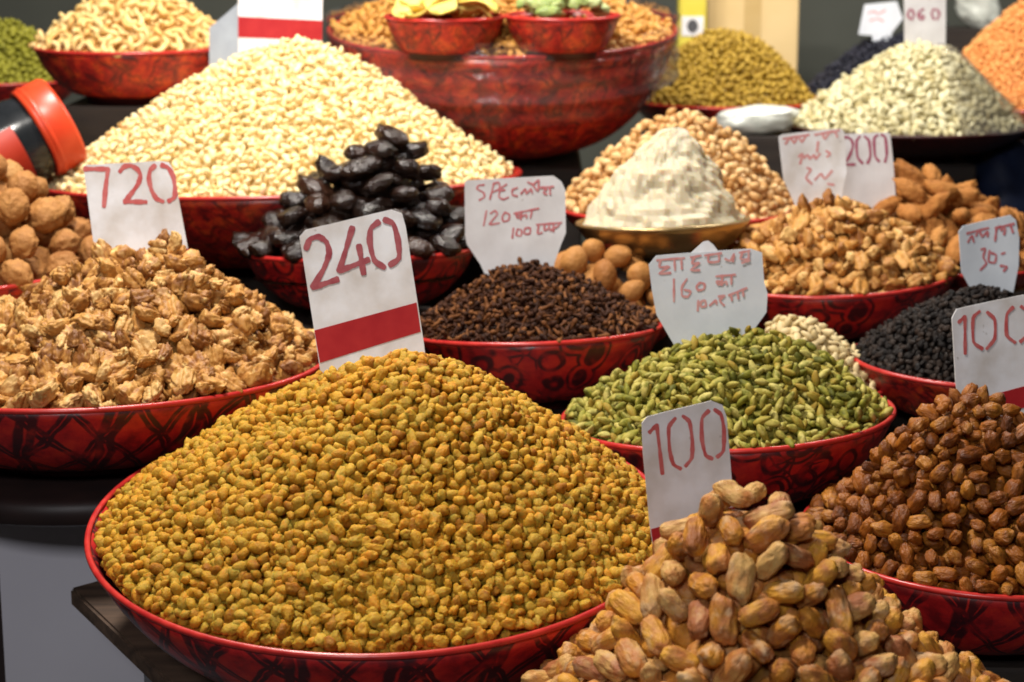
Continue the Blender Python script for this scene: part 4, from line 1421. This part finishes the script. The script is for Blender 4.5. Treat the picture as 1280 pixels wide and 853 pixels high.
# turn the label toward the buyer's side
bestang = math.atan2((CAM - jc).dot(yq), (CAM - jc).dot(xq))
dn = math.atan2(Vector((0, 0, -1)).dot(yq), Vector((0, 0, -1)).dot(xq))
mid = math.atan2(math.sin(bestang) + 0.9 * math.sin(dn), math.cos(bestang) + 0.9 * math.cos(dn))
link('jar_label', mesh_from(pts, fcs), MAT['jarlabel'], jar, Matrix.Rotation(mid - R_(90), 4, 'Z'))
# wedge-like block the jar leans on
low = jc - ax * 0.13 + Vector((0, 0, -0.072))
support('dark wooden block under the black jar', low.x - 0.12, low.x + 0.11, low.y - 0.08, low.y + 0.10, low.z + 0.005)

# small bowls in the big bowl
SB = []
for i, (px, a, lab) in enumerate(((556, 75, 'small red bowl of yellow dried fruit inside the big bowl'), (703, 72, 'small red bowl of green candied fruit inside the big bowl'))):
    bowl('s%d' % i, lab, px, 21 - i, a, 3.24, tilt=2, h=0.058, style='crackle', base=0.62, flare=40, block=False)
    B = BOWLS['s%d' % i]
    Mb = B['M']
    for k in range(30 if i == 0 else 34):
        r = B['R'] * math.sqrt(random.random()) * 0.72
        t = random.uniform(0, 6.28)
        if i == 0:
            v, f = sh_ellipsoid(3, (0.075 + 0.02 * random.random(), 0.05, 0.009), 0.22, 1.5, k * 2.7, sq=0.8, bend=0.0)
            v[:, 2] += 0.012 * np.sin(v[:, 0] * 60 + k)
            nm, lb, ct, gr, mt = 'dried_fruit_slice', 'yellow dried fruit slice in the small red bowl', 'fruit slice', 'yellow fruit slices', 'yellowfruit'
        else:
            v, f = sh_ellipsoid(3, (0.034 + 0.012 * random.random(), 0.024, 0.018), 0.28, 1.7, k * 2.7, sq=0.75)
            nm, lb, ct, gr, mt = 'candied_fruit', 'green candied fruit piece in the small red bowl', 'candied fruit', 'green candied fruit pieces', 'greenfruit'
        o = link(nm, mesh_np(v, f), MAT[mt])
        z = 0.000 + 0.026 * (1 - r / B['R']) + k * (0.0007 if i == 0 else 0.0006)
        o.matrix_world = Mb @ Matrix.Translation((r * math.cos(t), r * math.sin(t), z)) @ Matrix.Rotation(random.uniform(0, 6.28), 4, 'Z') @ Matrix.Rotation(random.gauss(0, 0.25), 4, 'X') @ Matrix.Rotation(random.gauss(0, 0.2), 4, 'Y')
        tag(o, lb, ct, gr)

# clear film wrapped round the big bowl
B = BOWLS['big']
pr = bowl_profile(B['R'], B['rb'], B['h'], 76)
pf = []
for i in range(24):
    z = B['h'] * (0.40 + 0.72 * i / 23)
    rr = np.interp(min(z, B['h']), [q[1] for q in pr], [q[0] for q in pr])
    pf.append((max(rr, B['R'] * 0.985 if z > B['h'] * 0.60 else 0) + 0.006 + 0.003 * math.sin(i * 1.1), z))
fm = lathe(pf, 120)
for v in fm.vertices:
    a = math.atan2(v.co.y, v.co.x)
    n_ = noise.noise(Vector((math.cos(a) * 5, math.sin(a) * 5, v.co.z * 16))) * 0.006
    v.co.x += math.cos(a) * n_
    v.co.y += math.sin(a) * n_
link('film_wrap', fm, MAT['film'], B['root'])

# clear sheet over the pale seeds' right flank
B = BOWLS['paleseed']
hp = [q for q in QUEUE if q['h'].key == 'paleseed'][0]['h']
rho = np.linspace(0.15, 1.08, 16)
th = np.linspace(R_(-75), R_(40), 22)
rr, tt = np.meshgrid(rho, th, indexing='ij')
p, n = hp.point(rr.ravel(), tt.ravel())
p = p + n * (0.012 + 0.003 * np.sin(9 * tt.ravel())[:, None] * np.cos(11 * rr.ravel())[:, None])
v = hp.world(p)
idx = np.arange(16 * 22).reshape(16, 22)
t = np.concatenate([np.stack([idx[:-1, :-1], idx[1:, :-1], idx[1:, 1:]], -1).reshape(-1, 3), np.stack([idx[:-1, :-1], idx[1:, 1:], idx[:-1, 1:]], -1).reshape(-1, 3)])
cc = v.mean(0)
sh = link('plastic_sheet', mesh_np(v - cc, t), MAT['film'])
sh.location = cc
tag(sh, 'clear plastic sheet draped over the pale seed heap', 'plastic sheet')

# ---------------------------------------------------------------- fill the heaps
temp = []
for q in QUEUE:
    v, t = q['h'].core(q['thick'] * 1.0, nr=16, na=40)
    o = link('temporary', mesh_np(v, t))
    temp.append(o)
bpy.context.view_layer.update()
dg = bpy.context.evaluated_depsgraph_get()
for q in QUEUE:
    h = q['h']
    q['core'] = h.core(q['thick'] * (1.5 if q['layers'] == 2 else 0.6))
    pos, nrm = h.scatter(q['spacing'])
    rot = orient(nrm * (1 - q['lie']) + np.array((0, 0, q['lie'])), q['tilt'])
    if q['big']:
        pos, rot = settle(pos, nrm, rot, *q['big'])
    else:
        pos = pos + nrm * (np.clip(rng.normal(0, q['jit'], (len(pos), 1)), -1.0, 0.55) * q['thick'])
    q['top'] = (pos, nrm, rot, rng.uniform(*q['scl'], len(pos)))
    pos2, nrm2 = h.scatter(q['spacing'] * (0.82 if q['big'] else 1.05))
    pos2 = pos2 - nrm2 * (q['thick'] * ((1.15 if q['big'] else 0.9) + rng.uniform(-0.2, 0.2, (len(pos2), 1))))
    size = max(np.abs(v).max() for v, _ in VARS[q['vkey']]['hi']) * 2
    Mi = np.linalg.inv(h.M)
    lp = pos2 @ Mi[:3, :3].T + Mi[:3, 3]
    inside = np.hypot(lp[:, 0], lp[:, 1]) < h.b['R'] - 0.62 * size - 0.4 * np.maximum(0, -lp[:, 2])
    pos2, nrm2 = pos2[inside], nrm2[inside]
    lt = pos @ Mi[:3, :3].T + Mi[:3, 3]
    rad = np.hypot(lt[:, 0], lt[:, 1])
    near = rad > h.b['R'] - 0.5 * size
    lt[near, 2] = np.maximum(lt[near, 2], 0.20 * size)
    far = np.maximum(0, rad - (h.b['R'] - 0.12 * size)) / np.maximum(rad, 1e-6)
    lt[:, :2] *= (1 - far)[:, None]
    pos = lt @ h.M[:3, :3].T + h.M[:3, 3]
    q['top'] = (pos, nrm, rot, q['top'][3])
    q['low'] = (pos2, nrm2, orient(nrm2 * (1 - q['lie']) + np.array((0, 0, q['lie'])), q['tilt']), rng.uniform(*q['scl'], len(pos2)))
    # which pieces show, and how large
    px, py, d = project(pos)
    vis = []
    if q['limit']:
        to = np.array(CAM) - pos
        dist = np.linalg.norm(to, axis=1)
        to /= dist[:, None]
        face = (nrm * to).sum(1)
        for i in range(len(pos)):
            if face[i] < -0.2 or not (-6 < px[i] < 1286 and -6 < py[i] < 859):
                continue
            ok, hitp, *_ = sc.ray_cast(dg, CAM, Vector(-to[i]))
            if (not ok) or (hitp - CAM).length > dist[i] - max(0.03, q['thick'] * 1.5):
                vis.append((face[i] / d[i] ** 2 * (0.4 + face[i]), i))
        vis.sort(reverse=True)
        # spread the picked ones over what shows, nearest first
        vis = [i for _, i in vis[:q['limit']]]
    q['vis'] = vis
for o in temp:
    me = o.data
    bpy.data.objects.remove(o)
    bpy.data.meshes.remove(me)

for q in QUEUE:
    var = VARS[q['vkey']]
    hi = var['hi']
    lo = var.get('lo', hi)
    M0 = np.array(q['h'].b['M'])[:3, 3]
    V, Tt, Rn = [], [], []
    cv, ct = q['core']
    V.append(cv - M0)
    Tt.append(ct)
    # the core gets its own mottling through many small random numbers
    Rn.append(rng.uniform(0, 1, len(cv)))
    base = len(cv)
    shown = set(q['vis'])
    for which in ('top', 'low'):
        pos, nrm, rot, scl = q[which]
        sel = np.array([i for i in range(len(pos)) if which == 'low' or i not in shown], dtype=int)
        if len(sel) == 0:
            continue
        vi = rng.integers(0, len(lo), len(sel))
        for k in range(len(lo)):
            ids = sel[vi == k]
            if len(ids) == 0:
                continue
            bv, bf = lo[k]
            A_ = np.einsum('nij,vj->nvi', rot[ids] * scl[ids][:, None, None], bv) + (pos[ids] - M0)[:, None, :]
            n, m = len(ids), len(bv)
            V.append(A_.reshape(-1, 3))
            Tt.append((bf[None] + (np.arange(n) * m)[:, None, None]).reshape(-1, 3) + base)
            Rn.append(np.repeat(rng.uniform(0, 1, n), m))
            base += n * m
    me = mesh_np(np.vstack(V), np.vstack(Tt), q['hname'], np.concatenate(Rn))
    o = link(q['hname'], me, q['mat'])
    o.location = M0
    tag(o, q['hlabel'], q['pcat'], kind='stuff')
    if shown:
        meshes = [mesh_np(v, f, q['piece']) for v, f in hi]
        pos, nrm, rot, scl = q['top']
        for i in q['vis']:
            m4 = np.eye(4)
            m4[:3, :3] = rot[i] * scl[i]
            m4[:3, 3] = pos[i]
            pc = link(q['piece'], meshes[int(rng.integers(0, len(meshes)))], q['mat'])
            pc.matrix_world = Matrix(m4.tolist())
            tag(pc, q['plabel'], q['pcat'], q['plabel'].split(' in the ')[0] + 's')
bpy.context.view_layer.update()
